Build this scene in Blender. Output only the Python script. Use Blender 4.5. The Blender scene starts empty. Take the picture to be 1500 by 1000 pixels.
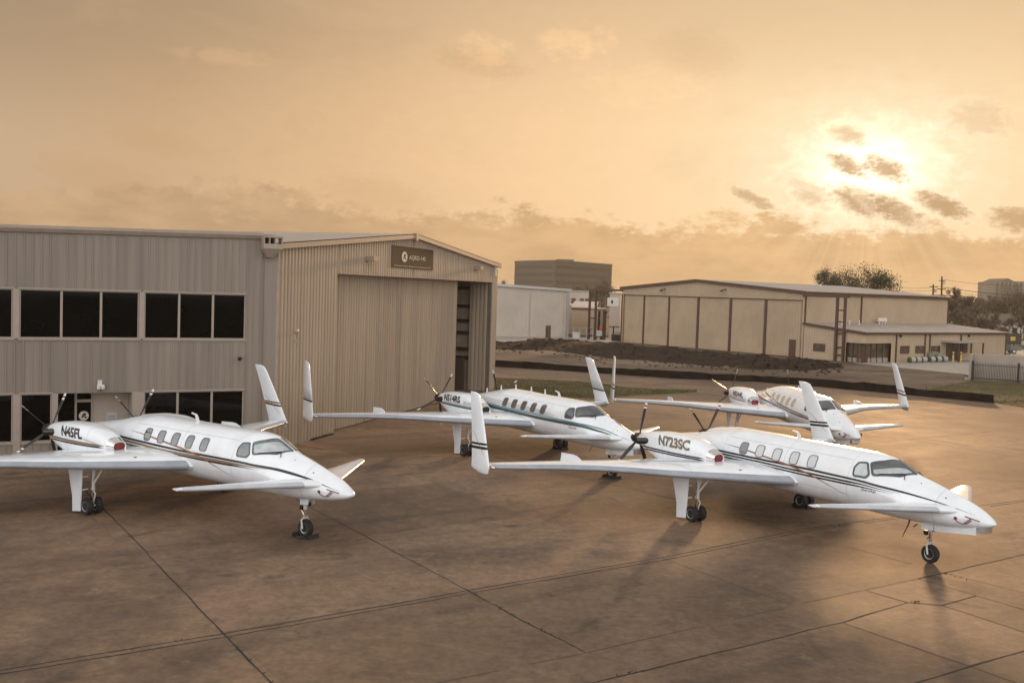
import bpy, bmesh, math, random
import numpy as np
from mathutils import Vector, Matrix
random.seed(7); RNG = np.random.default_rng(11)
R = math.radians
scene = bpy.context.scene
COL = scene.collection

# ------------------------------------------------------------------ camera
CAM_F, CAM_P, CAM_R, CAM_H = 1495.4, R(-2.827), R(1.802), 7.30     # focal length in photo pixels, pitch, roll, height
_c, _s = math.cos(CAM_P), math.sin(CAM_P)
AX_R, AX_U, AX_F = Vector((1, 0, 0)), Vector((0, -_s, _c)), Vector((0, _c, _s))
_cr, _sr = math.cos(CAM_R), math.sin(CAM_R)
CAM_RIGHT = AX_R * _cr + AX_U * _sr
CAM_UP = AX_U * _cr - AX_R * _sr
CAM_POS = Vector((0, 0, CAM_H))
cam_d = bpy.data.cameras.new('camera'); cam = bpy.data.objects.new('camera', cam_d); COL.objects.link(cam)
cam_d.sensor_fit = 'HORIZONTAL'; cam_d.sensor_width = 36; cam_d.lens = 36 * CAM_F / 1500
cam_d.clip_start = 0.5; cam_d.clip_end = 20000
m = Matrix((CAM_RIGHT, CAM_UP, -AX_F)).transposed().to_4x4(); m.translation = CAM_POS
cam.matrix_world = m
scene.camera = cam

def ray(u, v):                      # direction through a point measured on the photograph
    return AX_F + CAM_RIGHT * ((u - 750) / CAM_F) - CAM_UP * ((v - 500) / CAM_F)
def gnd(u, v, z=0.0):               # where that line of sight meets the ground
    d = ray(u, v); t = (z - CAM_H) / d.z
    return Vector((d.x * t, d.y * t, z))
def at_depth(u, v, Y):
    d = ray(u, v); return CAM_POS + d * (Y / d.y)
class Wall:                         # a vertical plane: origin, direction; local coordinates (s, z) and d = distance out of the wall
    def __init__(self, p, d, out=None):
        self.p = Vector((p[0], p[1], 0)); self.d = Vector((d[0], d[1], 0)).normalized()
        self.n = Vector((self.d.y, -self.d.x, 0))
        if out is not None and self.n.dot(Vector((out[0], out[1], 0))) < 0: self.n = -self.n
    def P(self, s, z, d=0.0): 
        q = self.p + self.d * s + self.n * d; return Vector((q.x, q.y, z))
    def hit(self, u, v):
        r = ray(u, v); t = (self.p - CAM_POS).dot(self.n) / r.dot(self.n)
        q = CAM_POS + r * t; return (q - self.p).dot(self.d), q.z

# ------------------------------------------------------------------ mesh helpers
class MB:
    def __init__(self): self.v = []; self.f = []; self.m = []
    def add(self, vs, fs, mat=0):
        b = len(self.v); self.v.extend([tuple(p) for p in vs])
        for f in fs: self.f.append([i + b for i in f]); self.m.append(mat)
    def quad(self, a, b, c, d, mat=0): self.add([a, b, c, d], [(0, 1, 2, 3)], mat)
    def box(self, c, s, rz=0.0, mat=0, M=None):
        hx, hy, hz = s[0] / 2, s[1] / 2, s[2] / 2
        vs = [Vector((x, y, z)) for x in (-hx, hx) for y in (-hy, hy) for z in (-hz, hz)]
        if M is None: M = Matrix.Translation(Vector(c)) @ Matrix.Rotation(rz, 4, 'Z')
        else: M = Matrix.Translation(Vector(c)) @ M
        self.add([M @ p for p in vs], [(0, 1, 3, 2), (4, 6, 7, 5), (0, 4, 5, 1), (2, 3, 7, 6), (0, 2, 6, 4), (1, 5, 7, 3)], mat)
    def wbox(self, W, s0, s1, z0, z1, d0, d1, mat=0):      # box in wall coordinates
        vs = [W.P(s, z, d) for s in (s0, s1) for d in (d0, d1) for z in (z0, z1)]
        self.add(vs, [(0, 1, 3, 2), (4, 6, 7, 5), (0, 4, 5, 1), (2, 3, 7, 6), (0, 2, 6, 4), (1, 5, 7, 3)], mat)
    def tube(self, pts, r, n=8, mat=0, cap=True):
        pts = [Vector(p) for p in pts]; rs = r if hasattr(r, '__len__') else [r] * len(pts)
        rings = []; prev = None
        for i, p in enumerate(pts):
            t = (pts[min(i + 1, len(pts) - 1)] - pts[max(i - 1, 0)]).normalized()
            if prev is None:
                a = Vector((0, 0, 1)) if abs(t.z) < .9 else Vector((1, 0, 0)); a = (a - t * a.dot(t)).normalized()
            else: a = (prev - t * prev.dot(t)).normalized()
            prev = a; b = t.cross(a)
            rings.append([p + (a * math.cos(2 * math.pi * k / n) + b * math.sin(2 * math.pi * k / n)) * rs[i] for k in range(n)])
        self.loft(rings, mat, cap, cap)
    def loft(self, rings, mat=0, cap0=True, cap1=True, closed=True):
        n = len(rings[0]); vs = [p for r_ in rings for p in r_]; fs = []
        for i in range(len(rings) - 1):
            for k in range(n if closed else n - 1):
                k2 = (k + 1) % n; fs.append((i * n + k, i * n + k2, (i + 1) * n + k2, (i + 1) * n + k))
        if cap0: fs.append(tuple(range(n - 1, -1, -1)))
        if cap1: fs.append(tuple((len(rings) - 1) * n + k for k in range(n)))
        self.add(vs, fs, mat)
    def lathe(self, prof, c, axis='y', n=24, mat=0):       # prof: (r, h) pairs along the axis
        ax = {'x': (Vector((1, 0, 0)), Vector((0, 1, 0)), Vector((0, 0, 1))), 'y': (Vector((0, 1, 0)), Vector((0, 0, 1)), Vector((1, 0, 0))), 'z': (Vector((0, 0, 1)), Vector((1, 0, 0)), Vector((0, 1, 0)))}[axis]
        c = Vector(c)
        self.loft([[c + ax[0] * h + (ax[1] * math.cos(2 * math.pi * k / n) + ax[2] * math.sin(2 * math.pi * k / n)) * max(r_, 1e-4) for k in range(n)] for r_, h in prof], mat)
    def build(self, name, mats, parent=None, smooth=None, recalc=True, at=None):
        me = bpy.data.meshes.new(name); 
        off = Vector(at) if at is not None else Vector((0, 0, 0))
        me.from_pydata([(p[0] - off.x, p[1] - off.y, p[2] - off.z) for p in self.v], [], self.f)
        for mt in (mats if isinstance(mats, (list, tuple)) else [mats]): me.materials.append(mt)
        if len(me.materials) > 1: me.polygons.foreach_set('material_index', self.m)
        if recalc:
            bm = bmesh.new(); bm.from_mesh(me); bmesh.ops.recalc_face_normals(bm, faces=bm.faces); bm.to_mesh(me); bm.free()
        if smooth is not None:
            me.polygons.foreach_set('use_smooth', [True] * len(me.polygons)); me.set_sharp_from_angle(angle=R(smooth))
        me.update()
        o = bpy.data.objects.new(name, me); COL.objects.link(o); o.location = off
        if parent is not None: o.parent = parent
        return o
def tag(o, label=None, cat=None, group=None, kind=None):
    if label: o['label'] = label
    if cat: o['category'] = cat
    if group: o['group'] = group
    if kind: o['kind'] = kind
    return o
def empty(name, loc=(0, 0, 0), rz=0.0, label=None, cat=None, group=None):
    o = bpy.data.objects.new(name, None); COL.objects.link(o); o.location = loc; o.rotation_euler = (0, 0, rz); o.empty_display_size = .3
    return tag(o, label, cat, group)
def dup_tree(o, parent=None):
    c = o.copy(); COL.objects.link(c)
    if parent is not None: c.parent = parent
    for ch in list(o.children): dup_tree(ch, c)
    return c
def pchip(X, Y):
    X = np.array(X, float); Y = np.array(Y, float)
    h = np.diff(X); d = np.diff(Y) / h; m_ = np.zeros(len(X)); m_[0] = d[0]; m_[-1] = d[-1]
    for i in range(1, len(X) - 1):
        if d[i - 1] * d[i] > 0:
            w1 = 2 * h[i] + h[i - 1]; w2 = h[i] + 2 * h[i - 1]; m_[i] = (w1 + w2) / (w1 / d[i - 1] + w2 / d[i])
    def f(x):
        x = np.clip(x, X[0], X[-1]); i = np.clip(np.searchsorted(X, x) - 1, 0, len(X) - 2); t = (x - X[i]) / h[i]
        return (2 * t**3 - 3 * t * t + 1) * Y[i] + (t**3 - 2 * t * t + t) * h[i] * m_[i] + (-2 * t**3 + 3 * t * t) * Y[i + 1] + (t**3 - t * t) * h[i] * m_[i + 1]
    return f

# ------------------------------------------------------------------ materials
class N:                                                    # thin wrapper for building node trees
    def __init__(self, nt): self.nt = nt
    def new(self, t, **kw):
        n = self.nt.nodes.new(t)
        for k, v in kw.items(): setattr(n, k, v)
        return n
    def put(self, sock, v):
        if isinstance(v, bpy.types.NodeSocket): self.nt.links.new(v, sock)
        elif v is not None: sock.default_value = v
    def math(self, op, a, b=None, c=None, clamp=False):
        n = self.new('ShaderNodeMath', operation=op, use_clamp=clamp)
        for i, x in enumerate((a, b, c)): self.put(n.inputs[i], x)
        return n.outputs[0]
    def mix(self, f, a, b, blend='MIX'):
        n = self.new('ShaderNodeMix', data_type='RGBA', blend_type=blend); self.put(n.inputs[0], f)
        for i, x in ((6, a), (7, b)):
            self.put(n.inputs[i], (*x, 1) if isinstance(x, tuple) and len(x) == 3 else x)
        return n.outputs[2]
    def ramp(self, f, stops, interp='LINEAR'):
        n = self.new('ShaderNodeValToRGB'); self.put(n.inputs[0], f); cr = n.color_ramp; cr.interpolation = interp
        while len(cr.elements) > 1: cr.elements.remove(cr.elements[-1])
        for i, (p, c) in enumerate(stops):
            e = cr.elements[0] if i == 0 else cr.elements.new(p); e.position = p
            e.color = (*c, 1) if hasattr(c, '__len__') else (c, c, c, 1)
        return n.outputs[0]
    def noise(self, vec, scale, detail=4, rough=.55, dist=0.0, dim='3D', w=None):
        n = self.new('ShaderNodeTexNoise', noise_dimensions=dim); self.put(n.inputs['Vector'], vec)
        n.inputs['Scale'].default_value = scale; n.inputs['Detail'].default_value = detail; n.inputs['Roughness'].default_value = rough; n.inputs['Distortion'].default_value = dist
        return n.outputs['Fac']
    def smooth(self, x, a, b):
        n = self.new('ShaderNodeMapRange', interpolation_type='SMOOTHSTEP'); self.put(n.inputs[0], x)
        n.inputs[1].default_value = a; n.inputs[2].default_value = b; return n.outputs[0]
    def mapping(self, vec, scale=(1, 1, 1), rot=(0, 0, 0), loc=(0, 0, 0)):
        n = self.new('ShaderNodeMapping'); self.put(n.inputs[0], vec); n.inputs['Scale'].default_value = scale; n.inputs['Rotation'].default_value = rot; n.inputs['Location'].default_value = loc
        return n.outputs[0]
    def coords(self, kind='Object'): return self.new('ShaderNodeTexCoord').outputs[kind]
    def pos(self): return self.new('ShaderNodeNewGeometry').outputs['Position']
    def bump(self, h, strength=.3, dist=.01):
        n = self.new('ShaderNodeBump'); self.put(n.inputs['Height'], h); n.inputs['Strength'].default_value = strength; n.inputs['Distance'].default_value = dist
        return n.outputs[0]
def mat(name, color=(.5, .5, .5), rough=.5, metal=0.0, spec=.5, coat=0.0, var=0.0, vscale=3.0, bump=0.0, bscale=40.0, trans=0.0, emit=None, tint=None, vdetail=5, stretch=(1, 1, 1)):
    mt = bpy.data.materials.new(name); mt.use_nodes = True; nt = mt.node_tree; b = nt.nodes['Principled BSDF']; n = N(nt)
    b.inputs['Base Color'].default_value = (*color, 1); b.inputs['Roughness'].default_value = rough; b.inputs['Metallic'].default_value = metal
    b.inputs['Specular IOR Level'].default_value = spec; b.inputs['Coat Weight'].default_value = coat; b.inputs['Coat Roughness'].default_value = .04
    b.inputs['Transmission Weight'].default_value = trans
    if var > 0 or bump > 0: p = n.mapping(n.pos(), stretch)
    if var > 0:
        f = n.noise(p, vscale, vdetail, .6)
        c2 = tint if tint else tuple(c * (1 - var) for c in color)
        c1 = tuple(min(1, c * (1 + var * .6)) for c in color)
        nt.links.new(n.mix(n.smooth(f, .3, .7), c2, c1), b.inputs['Base Color'])
        nt.links.new(n.math('MULTIPLY_ADD', f, .16, rough - .08), b.inputs['Roughness'])
    if bump > 0: nt.links.new(n.bump(n.noise(p, bscale, 4), bump), b.inputs['Normal'])
    if emit: b.inputs['Emission Color'].default_value = (*emit[:3], 1); b.inputs['Emission Strength'].default_value = emit[3]
    return mt
M = {}
M['paint'] = mat('white_paint', (.83, .855, .885), .2, coat=.6, var=.06, vscale=1.6)
M['paint_matt'] = mat('white_paint_dull', (.74, .73, .71), .38, var=.07, vscale=2.5)
M['boot'] = mat('grey_boot_rubber', (.32, .34, .375), .32, var=.14, vscale=2.0)
M['boot_light'] = mat('pale_grey_boot', (.50, .52, .55), .3, var=.12, vscale=2.0)
M['black'] = mat('black_paint', (.012, .012, .013), .25)
M['gold'] = mat('bronze_gold_paint', (.23, .15, .088), .3)
M['brown'] = mat('copper_brown_paint', (.29, .135, .06), .3)
M['dkgreen'] = mat('dark_slate_green_paint', (.055, .085, .085), .28)
M['teal'] = mat('teal_paint', (.10, .24, .28), .28)
M['thin_green'] = mat('grey_green_paint', (.21, .25, .23), .3)
M['maroon'] = mat('maroon_paint', (.12, .018, .018), .28)
M['taupe'] = mat('taupe_paint', (.25, .21, .165), .3)
M['letters_dark'] = mat('dark_letter_paint', (.02, .018, .016), .3)
M['letters_bronze'] = mat('bronze_letter_paint', (.19, .15, .10), .3)
M['letters_maroon'] = mat('faded_maroon_letter_paint', (.14, .07, .06), .3)
M['chrome'] = mat('polished_metal', (.72, .70, .68), .14, metal=1.0, var=.1, vscale=9)
M['steel'] = mat('gear_metal', (.52, .51, .48), .38, metal=.7, var=.2, vscale=18)
M['strutpaint'] = mat('gear_white_enamel', (.62, .60, .57), .38, var=.12, vscale=14)
M['dark_metal'] = mat('sooty_metal', (.065, .06, .055), .34, metal=.85, var=.35, vscale=14)
M['rubber'] = mat('tyre_rubber', (.018, .017, .016), .75, var=.4, vscale=15)
M['redcover'] = mat('red_canvas', (.20, .025, .024), .7, var=.25, vscale=18)
M['redtip'] = mat('red_tip_paint', (.48, .025, .02), .35)
M['blade'] = mat('black_blade_composite', (.026, .027, .029), .33, var=.3, vscale=8)
M['glass_dark'] = mat('dark_glass', (.012, .012, .013), .03, spec=.8, coat=1.0)
M['glass_canopy'] = mat('cockpit_glass', (.27, .31, .315), .03, spec=1.0, coat=1.0, var=.6, vscale=1.9)
M['shade_white'] = mat('pale_window_shade', (.60, .61, .62), .12, coat=1.0)
M['shade_brown'] = mat('brown_window_shade', (.12, .098, .08), .08, coat=1.0)
M['glint_tan'] = mat('painted_glint_window', (.55, .46, .34), .1, coat=1.0)  # golden glint on the panes put into the base colour
M['seal'] = mat('window_seal', (.075, .08, .085), .4)
M['office_glass'] = mat('tinted_office_glass', (.003, .003, .003), .04, spec=.09, var=.5, vscale=.3)
M['render_wall'] = mat('pale_wall_render', (.36, .30, .245), .8, var=.12, vscale=.8)
M['seam'] = mat('panel_seam', (.50, .51, .525), .4)
M['frame_pale'] = mat('pale_window_frame', (.36, .29, .235), .45, var=.06)
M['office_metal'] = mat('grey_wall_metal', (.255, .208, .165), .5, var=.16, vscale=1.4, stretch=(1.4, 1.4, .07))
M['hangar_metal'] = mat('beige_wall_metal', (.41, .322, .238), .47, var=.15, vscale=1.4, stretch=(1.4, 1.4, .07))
M['trim'] = mat('tan_trim_metal', (.36, .29, .225), .45, var=.08)
M['roof_metal'] = mat('galvalume_roof', (.40, .34, .29), .42, metal=.3, var=.12, vscale=.4)
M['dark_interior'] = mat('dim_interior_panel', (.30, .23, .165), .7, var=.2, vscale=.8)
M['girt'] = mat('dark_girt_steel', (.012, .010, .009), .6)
M['soffit'] = mat('entrance_wall_stucco', (.44, .37, .31), .75, var=.06, bump=.2)
M['sign_brown'] = mat('brown_sign_face', (.085, .058, .037), .7, spec=.2, var=.05)
M['sign_white'] = mat('sign_white', (.62, .58, .52), .5)
M['white_wall'] = mat('white_wall_metal', (.50, .43, .36), .5, var=.08, vscale=.35)
M['cream_wall'] = mat('cream_wall_metal', (.43, .318, .21), .5, var=.09, vscale=.35)
M['cream_wall2'] = mat('cream_side_metal', (.475, .358, .242), .5, var=.09, vscale=.35)
M['rust_trim'] = mat('rust_brown_trim', (.085, .04, .024), .5, var=.15)
M['concrete_pale'] = mat('pale_concrete', (.36, .31, .26), .8, var=.18, vscale=.6)
M['wood'] = mat('weathered_wood', (.07, .05, .035), .85, var=.4, vscale=8)
M['iron'] = mat('black_iron', (.018, .017, .016), .45)
M['silt'] = mat('black_silt_fabric', (.017, .012, .008), .9, spec=.15, var=.6, vscale=1.2)
M['bark'] = mat('bark', (.06, .042, .03), .9, var=.4, vscale=6)
M['twig'] = mat('bare_twigs', (.13, .092, .06), .9, var=.35, vscale=.6)  # lightened: haze over the far trees put into the colour
M['leaf_dark'] = mat('live_oak_leaves', (.055, .058, .026), .6, var=.5, vscale=.9)
M['leaf_brown'] = mat('brownish_leaves', (.135, .098, .058), .7, var=.5, vscale=.7)  # raised tone stands in for haze on the distant crowns
M['grass_blade'] = mat('grass_blades', (.085, .10, .022), .7, var=.55, vscale=.35, tint=(.13, .095, .045))
M['stripe_paint'] = mat('worn_yellow_line', (.33, .25, .14), .75, var=.3, vscale=2)
M['joint'] = mat('dark_joint_seal', (.022, .018, .015), .9, var=.4, vscale=3)
M['joint_faint'] = mat('worn_joint', (.075, .058, .044), .9, var=.3, vscale=2)
M['weed'] = mat('joint_weeds', (.055, .055, .018), .8, var=.4, vscale=9)
M['yellow'] = mat('yellow_bollard_paint', (.52, .36, .09), .5)
M['green_cap'] = mat('green_plastic', (.055, .085, .03), .5)
M['tank_white'] = mat('white_plastic_drum', (.40, .38, .34), .5)
M['orange'] = mat('orange_red_plastic', (.65, .09, .03), .5)
M['car_black'] = mat('dark_car_paint', (.015, .015, .016), .15, coat=1)
M['lamp'] = mat('white_lens', (.66, .62, .56), .3)
M['far_tan'] = mat('far_building_brown', (.13, .10, .068), .7, var=.12, vscale=.05)  # brown lightened in place of thicker haze
M['far_dark'] = mat('far_building_band', (.085, .068, .048), .5)
M['far_stone'] = mat('far_building_stone', (.27, .225, .165), .8, var=.08, vscale=.1)
M['pole'] = mat('utility_pole_wood', (.045, .034, .026), .9)
M['glass_brown'] = mat('brown_dusty_glass', (.105, .075, .052), .25, var=.5, vscale=.9)
M['dry_blade'] = mat('dry_grass_blades', (.12, .088, .045), .8, var=.45, vscale=.5, tint=(.075, .075, .022))
M['paper'] = mat('posted_paper', (.48, .48, .48), .7)

def concrete(name='weathered_concrete', gain=.79):
    mt = bpy.data.materials.new(name); mt.use_nodes = True; nt = mt.node_tree; b = nt.nodes['Principled BSDF']; n = N(nt)
    p = n.pos()
    rot = n.mapping(n.mapping(p, rot=(0, 0, -R(34.6))), loc=(-7.13 + 30.6 * 4, -20.63 + 30.5 * 4, 0))
    cell = n.mapping(rot, (1 / 6.12, 1 / 6.1, 0))
    fl = n.new('ShaderNodeVectorMath', operation='FLOOR'); n.put(fl.inputs[0], cell)
    wn = n.new('ShaderNodeTexWhiteNoise', noise_dimensions='3D'); n.put(wn.inputs['Vector'], fl.outputs[0])
    big = n.noise(p, .085, 5, .62, .6); mid = n.noise(p, .42, 6, .62, .3); fine = n.noise(p, 6.0, 5, .7); speck = n.noise(p, 45, 3, .7)
    streak = n.noise(n.mapping(rot, (.12, 1.1, 1)), .55, 5, .62, .4)
    base = n.mix(n.smooth(big, .34, .66), (.108, .068, .042), (.242, .153, .094))
    base = n.mix(n.smooth(mid, .36, .70), base, n.mix(.55, base, (.272, .174, .108)))
    base = n.mix(n.math('MULTIPLY', n.smooth(streak, .50, .72), .5), base, (.056, .038, .027))
    stain = n.noise(p, .23, 4, .6, 1.4)
    base = n.mix(n.math('MULTIPLY', n.smooth(stain, .58, .70), .66), base, (.040, .028, .020))
    base = n.mix(n.math('MULTIPLY', n.smooth(n.noise(p, .9, 6, .66, .8), .56, .72), .5), base, (.30, .198, .126))
    tone = n.math('MULTIPLY', n.math('MULTIPLY_ADD', wn.outputs['Value'], .36, .82), gain)
    mid2 = n.noise(p, 2.3, 6, .72, .2)
    tone = n.math('MULTIPLY', tone, n.math('MULTIPLY_ADD', n.smooth(fine, .32, .68), .30, .85))
    tone = n.math('MULTIPLY', tone, n.math('MULTIPLY_ADD', n.smooth(mid2, .34, .66), .34, .83))
    drip = n.noise(p, 1.15, 3, .5, .9)
    tone = n.math('MULTIPLY', tone, n.math('SUBTRACT', 1.0, n.math('MULTIPLY', n.smooth(drip, .70, .76), .45)))
    tone = n.math('MULTIPLY', tone, n.math('MULTIPLY_ADD', n.smooth(speck, .3, .7), .28, .86))
    vm = n.new('ShaderNodeVectorMath', operation='SCALE'); n.put(vm.inputs[0], base); n.put(vm.inputs['Scale'], tone)
    nt.links.new(vm.outputs[0], b.inputs['Base Color'])
    nt.links.new(n.math('MULTIPLY_ADD', mid, .25, .61), b.inputs['Roughness']); b.inputs['Specular IOR Level'].default_value = .46
    nt.links.new(n.bump(n.math('ADD', n.math('MULTIPLY', fine, .6), speck), .22, .012), b.inputs['Normal'])
    return mt
def soil(name, c1, c2, c3, s=.5, bump=.6, stretch=(1, 1, 1)):
    mt = bpy.data.materials.new(name); mt.use_nodes = True; nt = mt.node_tree; b = nt.nodes['Principled BSDF']; n = N(nt)
    p = n.mapping(n.pos(), stretch); a = n.noise(p, s * .25, 5, .6, .5); f = n.noise(p, s * 2.2, 7, .68, .3)
    c = n.mix(n.smooth(a, .35, .65), c1, c2); c = n.mix(n.smooth(f, .48, .68), c, c3)
    nt.links.new(c, b.inputs['Base Color']); b.inputs['Roughness'].default_value = .95; b.inputs['Specular IOR Level'].default_value = .15
    nt.links.new(n.bump(f, bump, .12), b.inputs['Normal']); return mt
M['concrete'] = concrete(); M['concrete_patch'] = concrete('newer_concrete', .93)
M['dirt'] = soil('raked_dirt', (.108, .079, .055), (.21, .155, .11), (.058, .041, .029), .5, .7, (.35, 1, 1))
M['darksoil'] = soil('dark_turned_soil', (.026, .017, .011), (.046, .030, .020), (.018, .012, .008), 1.6, 1.0)
M['drygrass'] = soil('dry_grass_ground', (.088, .074, .036), (.125, .092, .05), (.062, .072, .02), .6, .6, (.45, 1, 1))
M['farground'] = soil('far_ground', (.085, .07, .042), (.115, .09, .06), (.06, .058, .03), .05, .3)

# ------------------------------------------------------------------ sky and sun
SUN_AZ, SUN_EL = R(18.8), R(6.9)
def build_sky():
    w = bpy.data.worlds.new('World'); scene.world = w; w.use_nodes = True; nt = w.node_tree; n = N(nt)
    bg = nt.nodes['Background']
    d = n.coords('Generated'); sp = n.new('ShaderNodeSeparateXYZ'); n.put(sp.inputs[0], d); x, y, z = sp.outputs
    deg = 180 / math.pi
    el = n.math('MULTIPLY', n.math('ARCSINE', z), deg); az = n.math('MULTIPLY', n.math('ARCTAN2', x, y), deg)
    cv = n.new('ShaderNodeCombineXYZ'); n.put(cv.inputs[0], az); n.put(cv.inputs[1], el); ae = cv.outputs[0]
    # slow warping so that no edge of the cloud layers is regular
    wz = n.math('SUBTRACT', n.noise(n.mapping(ae, (.16, .34, 1)), 1.0, 6, .62), .5)
    wz2 = n.math('SUBTRACT', n.noise(n.mapping(ae, (.9, 1.5, 1), loc=(31, 7, 0)), 1.0, 6, .66), .5)
    wz3 = n.math('SUBTRACT', n.noise(n.mapping(ae, (2.0, 3.6, 1), loc=(5, 17, 0)), 1.0, 7, .68), .5)
    daz = n.math('SUBTRACT', az, math.degrees(SUN_AZ)); de = n.math('SUBTRACT', el, math.degrees(SUN_EL))
    r = n.math('SQRT', n.math('ADD', n.math('POWER', n.math('MULTIPLY', daz, .86), 2), n.math('POWER', n.math('MULTIPLY', de, 1.25), 2)))
    rw = n.math('ADD', r, n.math('MULTIPLY', wz2, n.math('MINIMUM', n.math('MULTIPLY', r, 1.3), 4.6)))
    glow = n.ramp(n.math('DIVIDE', rw, 60), [(0, (2.6, 2.25, 1.7)), (.025, (1.7, 1.45, 1.03)), (.045, (1.25, 1.02, .71)), (.07, (1.07, .83, .53)), (.12, (1.02, .745, .435)), (.17, (1.0, .70, .40)), (.25, (.95, .64, .36)), (.38, (.79, .52, .29)), (.55, (.62, .41, .235)), (.8, (.52, .40, .28)), (1, (.48, .42, .34))])
    dim = n.math('MULTIPLY', n.smooth(el, 6, 15), n.smooth(r, 18, 42))
    glow = n.mix(n.math('MULTIPLY', dim, .66), glow, (.21, .145, .088))
    glow = n.mix(n.math('MULTIPLY', n.smooth(el, 8.5, 16.5), .42), glow, (.52, .375, .235))
    # high wispy cloud: lighter puffs and slightly darker veils
    cl = n.noise(n.mapping(ae, (.075, .17, 1), loc=(3.3, 1.2, 0)), 1.0, 8, .62, .5)
    glow = n.mix(n.math('MULTIPLY', n.smooth(cl, .55, .74), .22), glow, n.mix(1.0, glow, (1.22, 1.16, 1.08), 'MULTIPLY'))
    glow = n.mix(n.math('MULTIPLY', n.smooth(cl, .45, .30), .32), glow, n.mix(1.0, glow, (.84, .83, .84), 'MULTIPLY'))
    # bank of cloud above the horizon
    top = n.math('ADD', n.math('MULTIPLY_ADD', wz, 5.5, n.math('MULTIPLY_ADD', az, -.022, 4.4)), n.math('MULTIPLY_ADD', wz3, 1.6, n.math('MULTIPLY', wz2, 3.2)))
    bank = n.smooth(n.math('SUBTRACT', top, el), -.35, .9)
    base_fade = n.smooth(el, -1.5, 1.8)
    bank = n.math('MULTIPLY', bank, n.math('MULTIPLY_ADD', base_fade, .65, .35))
    inner = n.noise(n.mapping(ae, (.22, .55, 1), loc=(9, 2, 0)), 1.0, 6, .6)
    bank_c = n.mix(n.smooth(r, 3, 34), n.mix(n.smooth(inner, .35, .65), (.64, .385, .18), (.80, .49, .225)), n.mix(n.smooth(inner, .35, .65), (.47, .305, .17), (.60, .39, .215)))
    glow = n.mix(n.math('MULTIPLY', bank, .88), glow, bank_c)
    # soft shafts of light fanning out under the sun
    ang = n.math('ARCTAN2', daz, n.math('SUBTRACT', de, 1.0)); cva = n.new('ShaderNodeCombineXYZ'); n.put(cva.inputs[0], ang)
    shaft = n.smooth(n.noise(cva.outputs[0], 9, 3, .6), .38, .66)
    sm = n.math('MULTIPLY', n.math('MULTIPLY', n.smooth(de, -1.6, -3.2), n.smooth(r, 13, 4)), shaft)
    glow = n.mix(n.math('MULTIPLY', sm, .26), glow, (1.0, .69, .37))
    # separate small clouds: azimuth, elevation, half width, half height (degrees), darkness
    blobs = [(17.8, 7.15, 1.0, .42, .95), (19.6, 7.0, 1.0, .50, .95), (18.6, 5.2, 1.5, .60, .95), (20.2, 4.85, 1.5, .50, .9), (16.0, 5.7, 1.2, .45, .5), (17.7, 8.75, .9, .35, .6), (22.5, 5.1, 1.35, .45, .95), (12.9, 5.42, 1.25, .30, .75), (15.9, 5.4, .9, .4, .55), (24.0, 9.4, 1.4, .8, .5), (26.1, 4.35, 1.3, .55, .85), (17.6, 8.85, .9, .45, .5), (-2.2, 12.3, 2.3, .6, .4), (-19.4, 7.2, 2.1, .6, .40), (-22.3, 5.3, 2.6, .8, .42), (-7.6, 5.0, 2.9, .9, .35), (9.6, 13.0, 2.2, 1.0, .22)]
    for i, (a0, e0, ra, rb, dk) in enumerate(blobs):
        phi = R(24) if i < 9 else R(8); du = n.math('SUBTRACT', n.math('MULTIPLY_ADD', wz2, 1.5, az), a0); dv = n.math('SUBTRACT', n.math('MULTIPLY_ADD', wz2, -.9, el), e0)
        uu = n.math('SUBTRACT', n.math('MULTIPLY', du, math.cos(phi)), n.math('MULTIPLY', dv, math.sin(phi))); vv = n.math('ADD', n.math('MULTIPLY', du, math.sin(phi)), n.math('MULTIPLY', dv, math.cos(phi)))
        q = n.math('ADD', n.math('POWER', n.math('DIVIDE', uu, ra), 2), n.math('POWER', n.math('DIVIDE', vv, rb), 2))
        edge = n.math('ADD', n.math('MULTIPLY_ADD', wz2, 2.2, q), n.math('MULTIPLY', wz3, 4.2))
        core = n.smooth(edge, 2.1, -.1)
        dark = n.mix(1.0, n.mix(.55, glow, (.80, .52, .27)), (.80, .76, .72), 'MULTIPLY')
        if i < 8 or i == 10: dark = n.mix(.75, dark, (.50, .295, .135))
        halo = n.math('MULTIPLY', n.smooth(edge, 2.6, 1.1), n.smooth(r, 9, 2))
        glow = n.mix(n.math('MULTIPLY', halo, .42), glow, (1.32, 1.10, .76))
        glow = n.mix(n.math('MULTIPLY', core, dk), glow, dark)
    bright = [(2.9, 13.6, 2.2, 1.0, .55), (-2.0, 13.0, 1.6, 1.0, .5), (-16.3, 11.8, 2.6, .5, .45), (-22.2, 13.8, 1.8, 1.2, .25), (6.8, 11.4, 4.0, 1.2, .2), (17.5, 9.2, 1.6, .5, .5)]
    for a0, e0, ra, rb, st in bright:
        q = n.math('ADD', n.math('POWER', n.math('DIVIDE', n.math('SUBTRACT', az, a0), ra), 2), n.math('POWER', n.math('DIVIDE', n.math('SUBTRACT', el, e0), rb), 2))
        core = n.smooth(n.math('MULTIPLY_ADD', wz2, 4.5, q), 1.3, -.2)
        glow = n.mix(n.math('MULTIPLY', core, st), glow, n.mix(1.0, glow, (1.28, 1.22, 1.12), 'MULTIPLY'))
    # overhead and behind the viewer: broken overcast, bluish white, with the clear Nishita sky showing through
    sky = n.new('ShaderNodeTexSky', sky_type='NISHITA', sun_disc=False, sun_elevation=SUN_EL, sun_rotation=SUN_AZ, altitude=100, air_density=1.4, dust_density=3.0)
    nish = n.mix(1.0, sky.outputs[0], (.12, .12, .12), 'MULTIPLY')
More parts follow.
